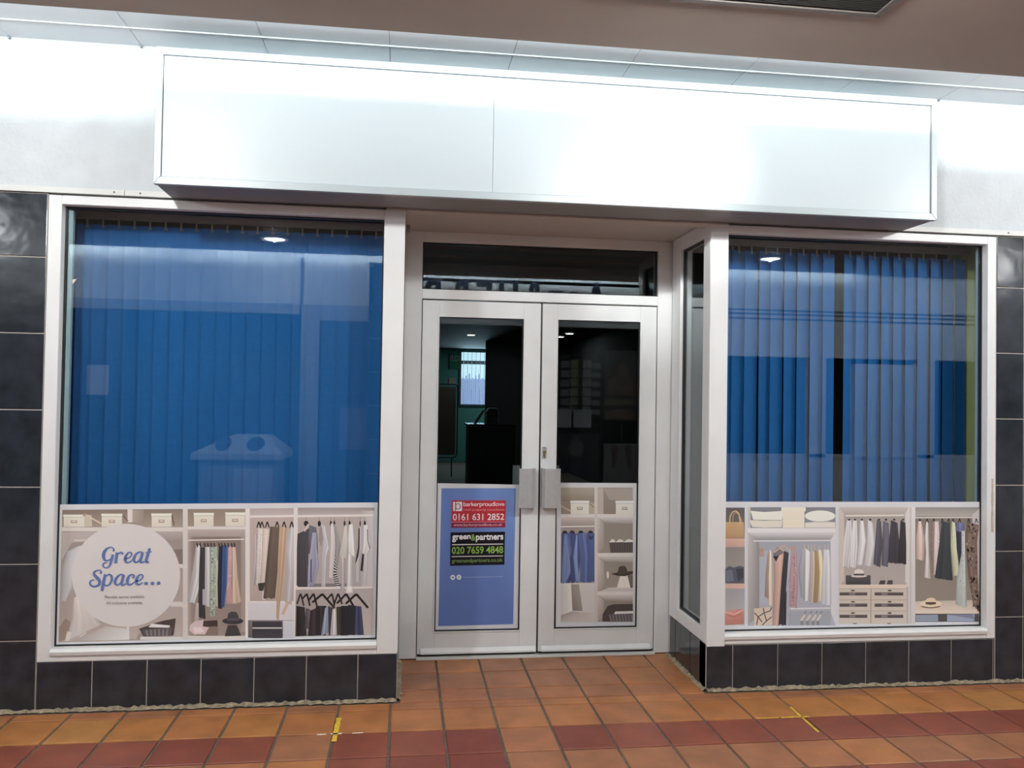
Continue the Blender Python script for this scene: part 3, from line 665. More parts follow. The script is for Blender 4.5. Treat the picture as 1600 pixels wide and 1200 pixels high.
# wardrobe bay with ten garments
p.rect(645, 72, 667, 653, (208, 202, 200), (198, 190, 188)); p.rect(640, 500, 668, 512, (206, 200, 198)); p.rect(640, 325, 668, 336, (206, 200, 198))
p.rect(667, 74, 926, 152, (140, 124, 112), (156, 140, 128)); p.rect(667, 190, 926, 640, (132, 116, 108), (146, 130, 124)); p.rect(667, 150, 926, 163, (212, 206, 204)); p.rect(667, 163, 926, 196, (182, 170, 166), (160, 148, 144))
p.rect(667, 196, 690, 640, (170, 156, 150), (140, 124, 118), True); p.rect(905, 196, 926, 620, (160, 146, 140))
p.storage_box(695, 89, 782, 150); p.storage_box(835, 87, 922, 149); p.line([(834, 92), (820, 140)], 5, (150, 138, 126)); p.line([(668, 212), (920, 207)], 5, (220, 214, 212))
p.garment([(704, 235), (690, 340), (664, 486)], [(722, 234), (728, 400), (698, 494)], (205, 203, 205), 6)
p.garment([(722, 244), (718, 340), (712, 555)], [(744, 244), (742, 400), (746, 565)], (66, 64, 68), 5)
p.garment([(745, 242), (744, 400), (740, 500)], [(766, 240), (768, 400), (766, 512)], (200, 198, 202), 5); p.rect(733, 430, 745, 500, (168, 165, 178))
p.garment([(768, 240), (766, 400), (764, 550)], [(800, 240), (800, 400), (790, 552)], (156, 172, 158), 6, .1, 'floral', [(80, 92, 84), (200, 208, 190), (110, 130, 118)])
p.garment([(792, 300), (790, 500)], [(802, 300), (804, 510)], (205, 200, 178), 2)
p.garment([(806, 240), (800, 400), (802, 516)], [(824, 236), (824, 400), (820, 516)], (44, 46, 66), 3)
p.garment([(823, 232), (818, 400), (816, 512)], [(844, 236), (842, 400), (830, 510)], (58, 92, 148), 5, .2)
p.garment([(848, 240), (842, 400), (836, 492)], [(868, 240), (862, 400), (868, 498)], (208, 168, 170), 5, .12, 'floral', [(190, 140, 150), (225, 195, 190)])
p.garment([(868, 244), (866, 400), (864, 496)], [(880, 240), (890, 380), (906, 486)], (220, 194, 172), 5)
for k in (708, 722, 742, 756, 770, 784, 806, 818, 832, 846, 862, 874): p.line([(k, 224), (k+3, 242)], 6, (52, 46, 46))
p.garment([(704, 490), (700, 540), (694, 600)], [(716, 492), (716, 540), (716, 600)], (208, 196, 194), 3)
p.poly([(735, 572), (800, 568), (804, 640), (700, 645)], (128, 110, 100)); p.poly([(735, 572), (800, 568), (800, 596), (735, 598)], (70, 58, 54))
p.poly([(678, 590), (700, 572), (738, 566), (734, 596), (762, 600), (744, 632), (694, 632), (674, 612)], (206, 180, 186)); p.poly([(690, 600), (730, 600), (740, 622), (700, 626)], (222, 200, 206))
p.rect(667, 638, 926, 655, (204, 196, 192)); p.poly([(832, 640), (846, 590), (886, 590), (906, 638)], (62, 58, 62)); p.ell(868, 572, 47, 15, (56, 54, 60)); p.poly([(842, 570), (848, 538), (862, 530), (884, 532), (892, 546), (897, 570)], (66, 64, 70)); p.rect(843, 560, 896, 570, (86, 80, 92))
# bay with the blouses
p.rect(924, 70, 944, 648, (218, 213, 212)); p.rect(944, 70, 1142, 104, (176, 160, 160), (190, 178, 176)); p.rect(944, 104, 1142, 480, (184, 166, 162), (176, 158, 152)); p.line([(944, 106), (1140, 103)], 9, (220, 214, 213))
for x in (984, 998, 1022, 1066, 1097, 1131): p.hanger(x, 128, 12, 30)
p.garment([(966, 190), (964, 300), (956, 400)], [(978, 180), (978, 300), (968, 415)], (186, 178, 186), 3)
p.garment([(980, 158), (974, 260), (970, 410)], [(1006, 158), (1004, 300), (992, 414)], (218, 208, 200), 6, .1, 'floral', [(196, 184, 176), (232, 224, 216)])
p.garment([(1004, 158), (998, 280), (990, 400)], [(1032, 164), (1022, 290), (1014, 400)], (208, 192, 182), 5)
p.poly([(980, 404), (1012, 400), (1004, 438), (984, 436)], (64, 58, 56)); p.poly([(1000, 440), (1016, 420), (1014, 478), (1000, 476)], (198, 198, 208))
p.garment([(1036, 150), (1020, 300), (1004, 470)], [(1076, 152), (1072, 300), (1056, 474)], (102, 88, 80), 7)
p.rect(940, 482, 1140, 492, (214, 209, 210)); p.rect(936, 492, 1140, 568, (206, 203, 210), (200, 197, 204))
p.garment([(1076, 150), (1068, 320), (1062, 560)], [(1108, 156), (1096, 320), (1072, 574)], (204, 172, 142), 6)
p.garment([(1126, 150), (1104, 230), (1112, 330), (1100, 490)], [(1140, 158), (1142, 330), (1138, 400), (1130, 496)], (206, 203, 208), 6); p.poly([(1110, 480), (1122, 490), (1096, 545), (1084, 540)], (196, 166, 142))
p.rect(936, 568, 1140, 646, (120, 114, 116), (90, 86, 88)); p.rect(1092, 570, 1140, 646, (198, 198, 208), (184, 184, 196)); p.rect(955, 574, 1088, 648, (62, 58, 66)); p.rect(955, 600, 1088, 606, (190, 186, 186))
# bay with jackets above and trousers below
p.rect(1140, 66, 1158, 640, (214, 210, 210)); p.rect(1158, 66, 1500, 98, (150, 140, 140), (176, 166, 164)); p.rect(1158, 98, 1500, 424, (176, 164, 160), (166, 156, 156)); p.rect(1440, 80, 1500, 630, (176, 168, 170), (200, 196, 198), True); p.line([(1158, 104), (1500, 100)], 10, (214, 208, 206))
p.rect(1158, 405, 1400, 424, (120, 114, 116)); p.tr(Tf(455, 785, 10))
for x, w in ((235, 60), (440, 42), (620, 26), (675, 26), (835, 24), (912, 28), (1078, 16), (1150, 30)): p.ell(x, 330, w*.62, 46, (48, 40, 42), 14); p.line([(x, 230), (x, 290)], 9, (150, 130, 130))
p.garment([(190, 450), (100, 490), (90, 700), (84, 1300)], [(290, 400), (280, 600), (268, 900), (258, 1360)], (80, 77, 84), 7)
p.garment([(285, 350), (270, 560), (275, 800)], [(390, 390), (410, 520), (420, 800)], (104, 104, 114), 4); p.line([(270, 340), (205, 450)], 30, (200, 180, 172))
p.garment([(335, 470), (308, 700), (262, 1000), (256, 1330)], [(395, 470), (402, 700), (440, 980), (360, 1290)], (168, 168, 194), 7); p.poly([(300, 900), (322, 880), (318, 1250), (300, 1240)], (70, 74, 100))
p.garment([(470, 330), (505, 560), (480, 800), (470, 1310)], [(530, 380), (590, 720), (548, 850), (534, 1310)], (200, 198, 204), 6); p.poly([(440, 400), (470, 350), (500, 560), (470, 700), (430, 600)], (150, 138, 136))
p.garment([(620, 330), (612, 600), (580, 1180)], [(662, 330), (700, 700), (690, 1190)], (200, 193, 195), 5)
p.garment([(670, 330), (690, 520), (680, 800), (655, 1150), (700, 1340)], [(700, 360), (770, 660), (740, 900), (710, 1100), (770, 1330)], (206, 202, 204), 3, .05, 'stripe', [(38, 36, 42)])
p.garment([(775, 830), (790, 1000), (785, 1400)], [(850, 860), (842, 1000), (838, 1400)], (188, 182, 184), 4); p.garment([(838, 356), (802, 560), (756, 832)], [(866, 360), (888, 600), (872, 872)], (212, 210, 206), 6)
p.garment([(890, 790), (880, 1000), (862, 1420)], [(952, 830), (954, 1000), (970, 1430)], (216, 212, 213), 6); p.garment([(905, 345), (886, 560), (888, 790)], [(962, 336), (986, 620), (998, 850)], (224, 222, 219), 6)
p.garment([(1052, 400), (1044, 700), (1000, 940)], [(1072, 400), (1066, 700), (1036, 950)], (62, 52, 56), 2); p.garment([(1070, 370), (1074, 780), (1004, 960), (1006, 1250)], [(1092, 390), (1096, 700), (1062, 900), (1060, 1250)], (194, 191, 196), 5)
p.poly([(1108, 800), (1142, 810), (1118, 1080), (1080, 1060)], (58, 52, 56)); p.garment([(1142, 800), (1126, 1000), (1108, 1300)], [(1184, 810), (1176, 1000), (1168, 1300)], (208, 206, 208), 4)
p.garment([(1136, 352), (1120, 640), (1114, 780)], [(1192, 345), (1238, 700), (1170, 830)], (217, 215, 215), 6); p.line([(1190, 420), (1200, 600), (1228, 720)], 12, (70, 66, 78))
p.tr(Tf(455, 895, 10.907)); p.poly([(80, 240), (1395, 232), (1395, 262), (80, 284)], (210, 204, 203)); p.poly([(80, 284), (1395, 262), (1390, 1058), (62, 1078)], (172, 160, 156), [(158, 148, 148), (172, 164, 166), (180, 170, 164), (140, 128, 124)])
p.garment([(840, 230), (832, 300)], [(915, 230), (905, 306)], (190, 184, 186), 3); p.garment([(945, 230), (918, 345)], [(1050, 230), (1062, 340)], (218, 214, 214), 5)
dkk = (36, 30, 32)
for (ax, lx, ly, rx, ry, w) in ((160, 100, 530, 215, 560, 26), (265, 190, 440, 320, 560, 30), (380, 300, 470, 440, 560, 32), (530, 360, 505, 740, 600, 38), (690, 620, 440, 740, 560, 30), (800, 730, 540, 870, 530, 30), (935, 780, 520, 1060, 560, 36), (1108, 930, 525, 1310, 595, 38)):
    p.line([(lx, ly), (ax-w*.3, 370), (ax+w*.3, 370), (rx, ry)], w, dkk); p.ell(ax, 372, w*.8, 24, dkk, 12)
for (L, R, c) in (([(90, 560), (80, 1074)], [(232, 584), (262, 1070)], (46, 44, 46)), ([(250, 600), (232, 960)], [(330, 620), (352, 930)], (98, 88, 94)), ([(330, 640), (286, 1070)], [(420, 600), (430, 1068)], (62, 52, 58)),
        ([(420, 560), (420, 1068)], [(600, 560), (590, 1064)], (54, 50, 54)), ([(575, 600), (510, 1066)], [(632, 580), (634, 1020)], (146, 156, 182)), ([(630, 560), (640, 1064)], [(715, 600), (700, 1064)], (66, 60, 72)), ([(702, 620), (664, 1062)], [(760, 620), (774, 1050)], (194, 184, 190)),
        ([(770, 580), (782, 1060)], [(866, 570), (872, 1060)], (56, 54, 46)), ([(852, 560), (862, 1062)], [(985, 560), (980, 1060)], (38, 38, 42)), ([(975, 540), (968, 1060)], [(1106, 560), (1084, 1058)], (42, 44, 52)), ([(1100, 560), (1080, 1056)], [(1195, 572), (1240, 1054)], (66, 70, 104))):
    p.garment(L, R, c, 6, .22)
p.build('wardrobe_print', t1)
# disc lettering
blu = (86, 112, 172); p.tr(Tf(130, 840, 12.308)); p.n += 6
for st_ in ([(583, 262, 40), (594, 228, 32), (565, 190, 22), (515, 186, 24), (450, 220, 44), (405, 285, 60), (394, 355, 62), (408, 412, 50), (445, 442, 34), (500, 430, 28), (548, 396, 28)],
        [(572, 322, 46), (556, 400, 52), (535, 480, 48), (510, 540, 40), (465, 577, 28), (415, 572, 26), (386, 540, 30), (393, 500, 28), (428, 482, 20), (458, 486, 18)],
        [(657, 282, 54), (625, 492, 54)], [(668, 322, 25), (708, 290, 28), (748, 288, 36), (765, 318, 46)],
        [(806, 404, 22), (870, 394, 24), (925, 350, 28), (936, 305, 30), (905, 280, 24), (860, 300, 36), (820, 370, 54), (812, 430, 54), (836, 476, 34), (880, 475, 26), (930, 444, 22), (966, 404, 20)],
        [(1152, 285, 28), (1085, 275, 30), (1020, 320, 46), (985, 390, 54), (985, 445, 46), (1020, 476, 34), (1060, 455, 28), (1104, 408, 26)], [(1148, 284, 52), (1115, 400, 54), (1105, 455, 48), (1132, 478, 34), (1180, 456, 24)],
        [(1284, 203, 50), (1245, 330, 56), (1215, 430, 56), (1220, 472, 42), (1268, 462, 28)], [(1196, 288, 16), (1322, 270, 20)],
        [(334, 692, 42), (352, 655, 34), (320, 625, 24), (270, 630, 26), (220, 660, 40), (215, 705, 50), (255, 755, 60), (300, 800, 62), (322, 850, 55), (300, 905, 44), (240, 936, 34), (175, 930, 34), (140, 895, 38), (140, 845, 34), (175, 815, 24), (218, 815, 20)],
        [(432, 703, 58), (400, 830, 58), (362, 1026, 56)], [(450, 735, 30), (500, 708, 32), (545, 735, 46), (555, 800, 50), (530, 870, 42), (480, 915, 32), (430, 915, 28), (400, 886, 22)],
        [(792, 718, 26), (720, 710, 30), (655, 760, 48), (620, 830, 54), (620, 880, 46), (660, 910, 34), (700, 890, 28), (742, 838, 24)], [(782, 716, 52), (750, 840, 54), (740, 890, 48), (772, 912, 32), (830, 876, 22)],
        [(962, 776, 42), (982, 732, 30), (945, 708, 26), (890, 735, 42), (855, 810, 56), (855, 870, 48), (890, 906, 36), (940, 890, 28), (1010, 836, 20)],
        [(1014, 832, 22), (1080, 825, 24), (1140, 775, 28), (1152, 730, 28), (1115, 708, 24), (1060, 740, 40), (1030, 810, 56), (1025, 860, 52), (1050, 900, 36), (1095, 895, 28), (1146, 856, 18)]):
    p.brush(st_, blu)
for x, y in ((1215, 880), (1336, 877), (1455, 873)): p.ell(x, y, 36, 34, blu, 20)
p.build('disc_lettering', t1, 'blue brush lettering on the white disc'); p.tr(Tf(150, 920, 17.78))
p.text('Flexible terms available.', [(250, 184), (1365, 172), (1365, 252), (250, 264)], (120, 112, 116)); p.text('All inclusive available.', [(292, 352), (1310, 340), (1310, 416), (292, 428)], (120, 112, 116)); p.build('small_print', t1, 'two lines of small grey print on the white disc')
# ---- right window
T6 = Tf(1100, 770, 3.2)
p, t2 = sheet('window_poster', 'wide printed wardrobe picture with handbags and drawers, low in the right window', PY, [(107, 44), (1389, 45), (1389, 668), (103, 692)], T6, 0)
p.rect(107, 74, 203, 660, (150, 145, 144)); p.rect(107, 74, 203, 228, (92, 88, 88), (120, 114, 112)); p.rect(107, 228, 203, 271, (208, 172, 158), (196, 160, 150)); p.rect(107, 271, 203, 455, (140, 135, 132), (158, 152, 148)); p.rect(107, 455, 203, 478, (210, 174, 160)); p.rect(107, 478, 203, 662, (158, 158, 164), (178, 178, 184))
p.poly([(108, 146), (198, 146), (202, 224), (108, 226)], (192, 156, 114), [(200, 164, 122), (196, 160, 118), (176, 140, 100), (180, 144, 104)]); p.line([(128, 150), (130, 120), (142, 96), (160, 90), (174, 104), (182, 150)], 6, (206, 174, 138)); p.line([(142, 150), (146, 112), (158, 98), (176, 110), (190, 146)], 4, (188, 150, 112))
p.poly([(106, 380), (126, 366), (150, 374), (176, 364), (200, 370), (200, 452), (106, 452)], (88, 92, 106)); p.poly([(110, 390), (140, 384), (150, 440), (112, 448)], (112, 118, 136)); p.poly([(160, 380), (196, 376), (198, 420), (170, 446)], (66, 68, 80))
p.poly([(104, 606), (112, 588), (192, 580), (200, 600), (200, 656), (104, 662)], (196, 136, 126), [(206, 150, 140), (206, 150, 140), (190, 130, 120), (190, 130, 120), (172, 112, 102), (184, 120, 110)]); p.line([(108, 596), (150, 608), (194, 586)], 6, (222, 172, 160)); p.line([(116, 612), (150, 620), (190, 604)], 5, (170, 112, 104))
p.rect(219, 72, 657, 176, (122, 124, 134), (138, 138, 146)); p.rect(219, 72, 232, 176, (188, 186, 188)); p.rect(219, 196, 657, 664, (154, 158, 172), (166, 170, 184)); p.rect(219, 176, 657, 197, (216, 214, 217)); p.poly([(219, 197), (657, 197), (636, 236), (275, 236)], (186, 186, 190), [(208, 206, 208), (208, 206, 208), (142, 142, 148), (134, 134, 140)])
p.poly([(219, 197), (275, 236), (275, 612), (219, 664)], (150, 146, 148), [(186, 184, 186), (138, 134, 136), (132, 128, 130), (160, 156, 158)]); p.poly([(657, 197), (632, 236), (634, 600), (657, 660)], (206, 206, 214))
p.poly([(232, 90), (300, 96), (396, 90), (390, 136), (300, 138), (246, 134)], (224, 220, 212)); p.poly([(228, 136), (300, 140), (392, 136), (388, 172), (300, 174), (240, 170)], (214, 209, 200)); p.rect(386, 72, 508, 92, (224, 218, 204)); p.rect(393, 92, 502, 175, (222, 214, 198)); p.ell(580, 116, 76, 28, (226, 222, 216)); p.poly([(505, 150), (580, 142), (655, 148), (655, 174), (505, 174)], (216, 212, 206)); p.line([(236, 136), (388, 138)], 3, (150, 140, 128)); p.line([(560, 146), (655, 142)], 3, (150, 142, 132))
p.line([(246, 241), (636, 238)], 7, (206, 206, 210)); p.line([(430, 579), (632, 576)], 7, (206, 206, 210)); p.rect(278, 290, 320, 560, (166, 172, 188)); p.rect(420, 590, 634, 662, (156, 160, 172), (150, 154, 166))
for x in (278, 286, 294): p.line([(x, 278), (x+2, 318)], 6, (176, 138, 112))
p.garment([(318, 300), (308, 400), (303, 520)], [(330, 290), (330, 400), (324, 530)], (168, 146, 132), 3); p.garment([(328, 280), (322, 420), (322, 560)], [(338, 300), (342, 420), (344, 562)], (222, 206, 186), 3)
p.poly([(345, 300), (372, 268), (380, 270), (404, 300), (400, 340), (350, 340)], (120, 112, 118)); p.garment([(348, 330), (350, 440), (340, 662)], [(400, 300), (392, 400), (374, 662)], (204, 168, 156), 6); p.poly([(344, 318), (374, 314), (360, 344)], (52, 48, 54)); p.line([(350, 298), (378, 276), (410, 300)], 6, (206, 176, 140)); p.line([(372, 272), (404, 264), (424, 288)], 5, (204, 174, 140))
p.garment([(400, 290), (388, 420), (372, 662)], [(424, 300), (414, 420), (410, 660)], (58, 58, 66), 5); p.garment([(424, 280), (414, 420), (408, 500)], [(440, 290), (436, 380), (428, 440)], (176, 180, 192), 3)
p.garment([(440, 300), (428, 440), (424, 570)], [(462, 290), (468, 450), (462, 576)], (186, 150, 158), 5, .12, 'floral', [(110, 40, 70), (70, 72, 110), (226, 206, 206), (190, 92, 92), (150, 110, 140)])
for x in (436, 444, 452): p.line([(x, 264), (x+1, 292)], 4, (190, 140, 110))
p.garment([(488, 290), (470, 380), (484, 520)], [(515, 268), (520, 400), (506, 540)], (164, 167, 180), 5); p.garment([(506, 276), (504, 400), (503, 540)], [(530, 296), (528, 400), (520, 542)], (216, 216, 213), 5)
p.garment([(534, 284), (530, 400), (526, 540)], [(552, 296), (560, 380), (546, 552)], (198, 184, 176), 4); p.garment([(552, 284), (552, 400), (546, 548)], [(570, 296), (576, 400), (566, 552)], (186, 158, 116), 4)
p.garment([(570, 280), (576, 400), (572, 540)], [(588, 290), (600, 380), (590, 546)], (228, 210, 174), 4); p.garment([(598, 282), (590, 420), (584, 556)], [(626, 284), (634, 380), (636, 562)], (208, 211, 222), 6)
for x in (502, 520, 536, 552, 574, 604, 618): p.line([(x, 258), (x+1, 286)], 4, (200, 180, 150))
p.poly([(250, 578), (338, 570), (342, 660), (250, 664)], (202, 186, 172))
for q in ([(252, 600), (270, 620), (262, 660)], [(270, 620), (300, 600), (296, 575)], [(300, 600), (312, 640), (290, 662)], [(312, 640), (338, 620)], [(300, 600), (330, 590), (338, 572)], [(270, 620), (290, 646)]): p.line(q, 5, (84, 68, 62))
for x in (484, 512, 540, 564): p.line([(x, 640), (x+20, 610)], 9, (204, 192, 184)); p.rect(x-2, 640, x+12, 660, (130, 122, 124)); p.line([(x+18, 604), (x+26, 590)], 4, (112, 108, 112))
p.rect(675, 72, 1022, 108, (190, 180, 175), (172, 162, 158)); p.rect(675, 104, 1022, 460, (158, 149, 146), (172, 164, 162)); p.poly([(675, 72), (700, 104), (700, 440), (675, 462)], (196, 184, 176)); p.poly([(1022, 72), (1004, 104), (1006, 446), (1022, 466)], (206, 202, 200)); p.line([(706, 114), (1000, 112)], 9, (210, 204, 200))
for L, R, c in (([(714, 136), (696, 250), (688, 364)], [(736, 136), (742, 250), (726, 376)], (216, 213, 219)), ([(745, 136), (730, 260), (728, 370)], [(764, 138), (768, 270), (758, 376)], (220, 218, 222)), ([(780, 134), (774, 250), (760, 360)], [(796, 140), (810, 240), (792, 362)], (216, 214, 219)), ([(818, 134), (814, 250), (800, 362)], [(842, 150), (856, 260), (836, 368)], (222, 220, 225)),
        ([(864, 136), (854, 250), (846, 358)], [(884, 142), (892, 250), (880, 372)], (92, 90, 104)), ([(896, 140), (890, 250), (886, 364)], [(922, 150), (928, 250), (918, 372)], (100, 99, 114)), ([(934, 136), (924, 250), (920, 348)], [(966, 150), (976, 250), (972, 354)], (70, 69, 78)), ([(982, 136), (974, 250), (968, 352)], [(1006, 150), (1010, 250), (1010, 356)], (60, 58, 64))):
    p.garment(L, R, c, 6, .14); p.ell((L[0][0]+R[0][0])/2, 134, 7, 5, (60, 54, 54), 10)
p.rect(675, 458, 1022, 477, (214, 198, 186)); p.rect(708, 412, 832, 459, (84, 82, 86), (66, 64, 68)); p.ell(774, 416, 40, 7, (206, 198, 190), 20); p.poly([(748, 412), (752, 388), (774, 380), (796, 388), (800, 412)], (218, 212, 206)); p.rect(748, 404, 800, 413, (70, 64, 62)); p.poly([(872, 458), (880, 438), (906, 437), (904, 458)], (76, 70, 72)); p.poly([(912, 458), (918, 437), (942, 437), (942, 458)], (76, 70, 72))
p.rect(675, 477, 1012, 654, (198, 187, 178)); p.rect(1012, 470, 1026, 654, (176, 170, 168))
for c in (0, 1):
    xa = 675 if c == 0 else 836; xb = 832 if c == 0 else 1012
    for k in range(4):
        yy = 479+k*56
        if yy > 640: p.rect((xa+xb)/2-9, yy+4, (xa+xb)/2+9, yy+8, (76, 66, 64)); continue
        p.line([(xa, yy), (xb, yy)], 2, (150, 140, 132)); p.rect(xa+2+14*c, yy+18, xb-17, yy+34, (100, 90, 92), (78, 68, 70)); p.rect(xa+50, yy+20, xa+80, yy+32, (126, 118, 126)); p.rect((xa+xb)/2-9+(3 if c else -10), yy+6, (xa+xb)/2+9+(3 if c else -10), yy+13, (70, 62, 62))
p.line([(834, 477), (833, 654)], 3, (140, 130, 124))
p.rect(1020, 70, 1057, 655, (214, 211, 212), (200, 197, 198)); p.rect(1026, 72, 1036, 654, (190, 186, 186)); p.rect(1055, 72, 1384, 120, (140, 136, 134), (172, 166, 162)); p.rect(1055, 116, 1384, 545, (124, 116, 110), (140, 130, 122)); p.poly([(1384, 72), (1340, 110), (1344, 540), (1384, 640)], (190, 186, 188)); p.line([(1055, 124), (1340, 122)], 8, (196, 190, 184))
p.poly([(1055, 542), (1344, 536), (1384, 606), (1055, 606)], (212, 196, 182), [(200, 184, 172), (190, 176, 166), (216, 202, 190), (220, 204, 190)]); p.rect(1055, 604, 1372, 644, (80, 76, 78)); p.poly([(1057, 610), (1168, 608), (1170, 642), (1057, 642)], (136, 148, 168)); p.poly([(1214, 608), (1352, 606), (1350, 642), (1214, 642)], (146, 158, 184)); p.poly([(1214, 608), (1340, 606), (1352, 630)], (122, 122, 148))
for x in (1078, 1114, 1148, 1190, 1222, 1244, 1276, 1322, 1360): p.hanger(x, 128, 9, 24)
p.garment([(1070, 142), (1060, 230), (1060, 334)], [(1086, 142), (1101, 230), (1098, 336)], (220, 196, 186), 5); p.garment([(1110, 142), (1103, 220), (1108, 300), (1100, 424)], [(1120, 150), (1122, 220), (1124, 300), (1132, 430)], (218, 212, 214), 4)
p.garment([(1138, 142), (1130, 260), (1140, 400)], [(1152, 150), (1150, 260), (1152, 404)], (150, 124, 118), 3, .15, 'floral', [(180, 160, 150), (110, 86, 84)]); p.garment([(1152, 142), (1148, 260), (1146, 410)], [(1172, 142), (1178, 280), (1186, 412)], (214, 198, 198), 5, .08, 'floral', [(190, 110, 130), (120, 140, 170), (232, 222, 220), (160, 170, 190)])
p.garment([(1188, 142), (1174, 260), (1152, 424)], [(1228, 150), (1232, 300), (1242, 440)], (60, 66, 72), 7, .22); p.garment([(1238, 142), (1232, 260), (1246, 415)], [(1254, 150), (1268, 280), (1276, 418)], (208, 212, 180), 4, .08, 'floral', [(120, 150, 176), (226, 214, 130), (230, 230, 220), (150, 170, 160)])
p.garment([(1256, 150), (1262, 280), (1282, 430)], [(1282, 150), (1294, 280), (1300, 430)], (62, 64, 84), 4); p.garment([(1262, 150), (1256, 190)], [(1300, 150), (1302, 200)], (110, 116, 160), 4)
p.garment([(1286, 190), (1286, 300), (1262, 430), (1256, 560)], [(1302, 190), (1306, 400), (1310, 480), (1312, 574)], (186, 196, 194), 6, .08, 'floral', [(70, 84, 88), (220, 226, 222), (110, 130, 132), (206, 204, 180)])
p.garment([(1312, 145), (1304, 250), (1318, 400), (1344, 560)], [(1372, 160), (1364, 250), (1366, 400), (1378, 600)], (128, 108, 98), 7, .18, 'floral', [(96, 78, 70), (156, 136, 124), (84, 66, 60)])
p.ell(1132, 556, 56, 21, (218, 198, 172)); p.ell(1132, 560, 56, 17, (120, 100, 84), 28, 20, 160); p.ell(1132, 554, 52, 17, (222, 204, 178)); p.poly([(1106, 552), (1110, 530), (1132, 523), (1154, 528), (1158, 552)], (220, 200, 172)); p.poly([(1106, 546), (1158, 546), (1158, 556), (1132, 560), (1106, 556)], (84, 70, 62))
p.build('wardrobe_print', t2)
# ---- right door leaf
DPY = YD+.0155; T4 = Tf(640, 720, 3.75)
p, t3 = sheet('door_poster', 'narrow printed picture of blue shirts and storage boxes on the right door leaf', DPY, [(862, 128), (1330, 131), (1328, 970), (856, 978)], T4, 0)
p.rect(886, 157, 1308, 943, (165, 155, 146)); p.rect(886, 157, 1084, 313, (158, 148, 136), (150, 136, 124)); p.line([(886, 236), (1084, 232)], 3, (128, 112, 100)); p.rect(886, 158, 1084, 232, (168, 160, 148), (144, 132, 120)); p.line([(886, 264), (946, 296)], 8, (196, 178, 160)); p.poly([(1050, 245), (1084, 250), (1084, 312), (1050, 312)], (178, 164, 144)); p.line([(1052, 250), (1084, 276)], 4, (120, 104, 92))
p.storage_box(944, 233, 1050, 312, (226, 223, 214), (150, 142, 132)); p.rect(1100, 157, 1308, 313, (148, 136, 126), (140, 126, 116)); p.poly([(1100, 160), (1136, 160), (1136, 312), (1100, 312)], (184, 172, 164)); p.poly([(1136, 160), (1308, 160), (1308, 235), (1170, 228)], (164, 154, 146)); p.storage_box(1208, 234, 1312, 312, (226, 223, 214), (150, 142, 132))
p.rect(886, 312, 1308, 331, (214, 209, 207)); p.rect(886, 331, 1084, 378, (196, 186, 180), (158, 146, 142)); p.rect(886, 378, 1084, 720, (160, 148, 142)); p.line([(886, 386), (1084, 383)], 7, (222, 217, 214))
p.rect(886, 715, 1084, 945, (202, 198, 197)); p.poly([(886, 722), (944, 722), (952, 880), (886, 905)], (208, 206, 206), [(188, 184, 186), (222, 220, 216), (226, 223, 216), (196, 194, 194)]); p.poly([(946, 724), (992, 722), (1014, 880), (955, 878)], (142, 130, 122), [(150, 138, 130), (156, 146, 140), (150, 140, 134), (124, 112, 104)]); p.poly([(886, 905), (952, 882), (1014, 888), (1084, 888), (1084, 945), (884, 945)], (180, 170, 166), [(146, 132, 126), (162, 150, 146), (188, 180, 176), (198, 192, 190), (200, 194, 192), (180, 172, 170)])
for x in (910, 952, 1004, 1060): p.poly([(x-18, 430), (x-12, 412), (x, 408), (x+12, 414), (x+20, 432)], (44, 40, 46))
p.garment([(890, 424), (888, 560), (884, 716)], [(960, 420), (968, 560), (940, 712)], (74, 86, 134), 6); p.garment([(906, 430), (894, 600), (890, 718)], [(924, 430), (948, 650), (914, 716)], (122, 146, 196), 5)
p.garment([(950, 426), (940, 560), (944, 714)], [(986, 426), (1000, 560), (990, 712)], (78, 92, 144), 6); p.garment([(976, 430), (958, 560), (972, 710)], [(984, 440), (984, 580), (998, 706)], (128, 150, 200), 3); p.garment([(916, 430), (934, 540), (940, 560)], [(926, 430), (950, 520), (948, 552)], (112, 132, 186), 2)
p.garment([(984, 426), (998, 560), (1000, 712)], [(1032, 420), (1052, 560), (1046, 712)], (92, 110, 164), 6); p.garment([(1036, 424), (1044, 560), (1040, 712)], [(1084, 424), (1084, 560), (1084, 708)], (84, 98, 152), 6); p.poly([(1046, 430), (1062, 446), (1076, 430), (1072, 460), (1052, 462)], (56, 62, 100))
p.rect(1083, 157, 1101, 945, (206, 201, 198), (194, 188, 186))
def cell(y0, y1):
    p.rect(1101, y0, 1308, y1, (142, 132, 124), (150, 140, 130)); p.poly([(1101, y0), (1140, y0+34), (1140, y1-30), (1101, y1)], (178, 164, 156), [(200, 192, 188), (160, 148, 140), (156, 142, 134), (172, 158, 150)]); p.poly([(1101, y0), (1308, y0), (1308, y0+38), (1150, y0+36)], (186, 180, 180), [(206, 202, 202), (206, 202, 202), (158, 148, 142), (146, 136, 130)])
cell(331, 540); p.poly([(1170, 480), (1308, 474), (1308, 536), (1176, 538)], (84, 76, 74))
for k in range(9): p.line([(1178+k*15, 484), (1180+k*15, 534)], 4, (108, 98, 94))
for x, w in ((1188, 18), (1232, 24), (1284, 30)): p.poly([(x-w, 478), (x-w*.5, 464), (x, 458), (x+w*.7, 464), (x+w, 476)], (220, 215, 212))
p.rect(1101, 540, 1308, 557, (212, 207, 205)); cell(557, 768); p.poly([(1101, 768), (1170, 742), (1308, 738), (1308, 768)], (196, 190, 188)); p.poly([(1214, 744), (1234, 672), (1276, 672), (1294, 744)], (220, 212, 204)); p.poly([(1276, 672), (1308, 668), (1308, 744), (1294, 744)], (108, 100, 94))
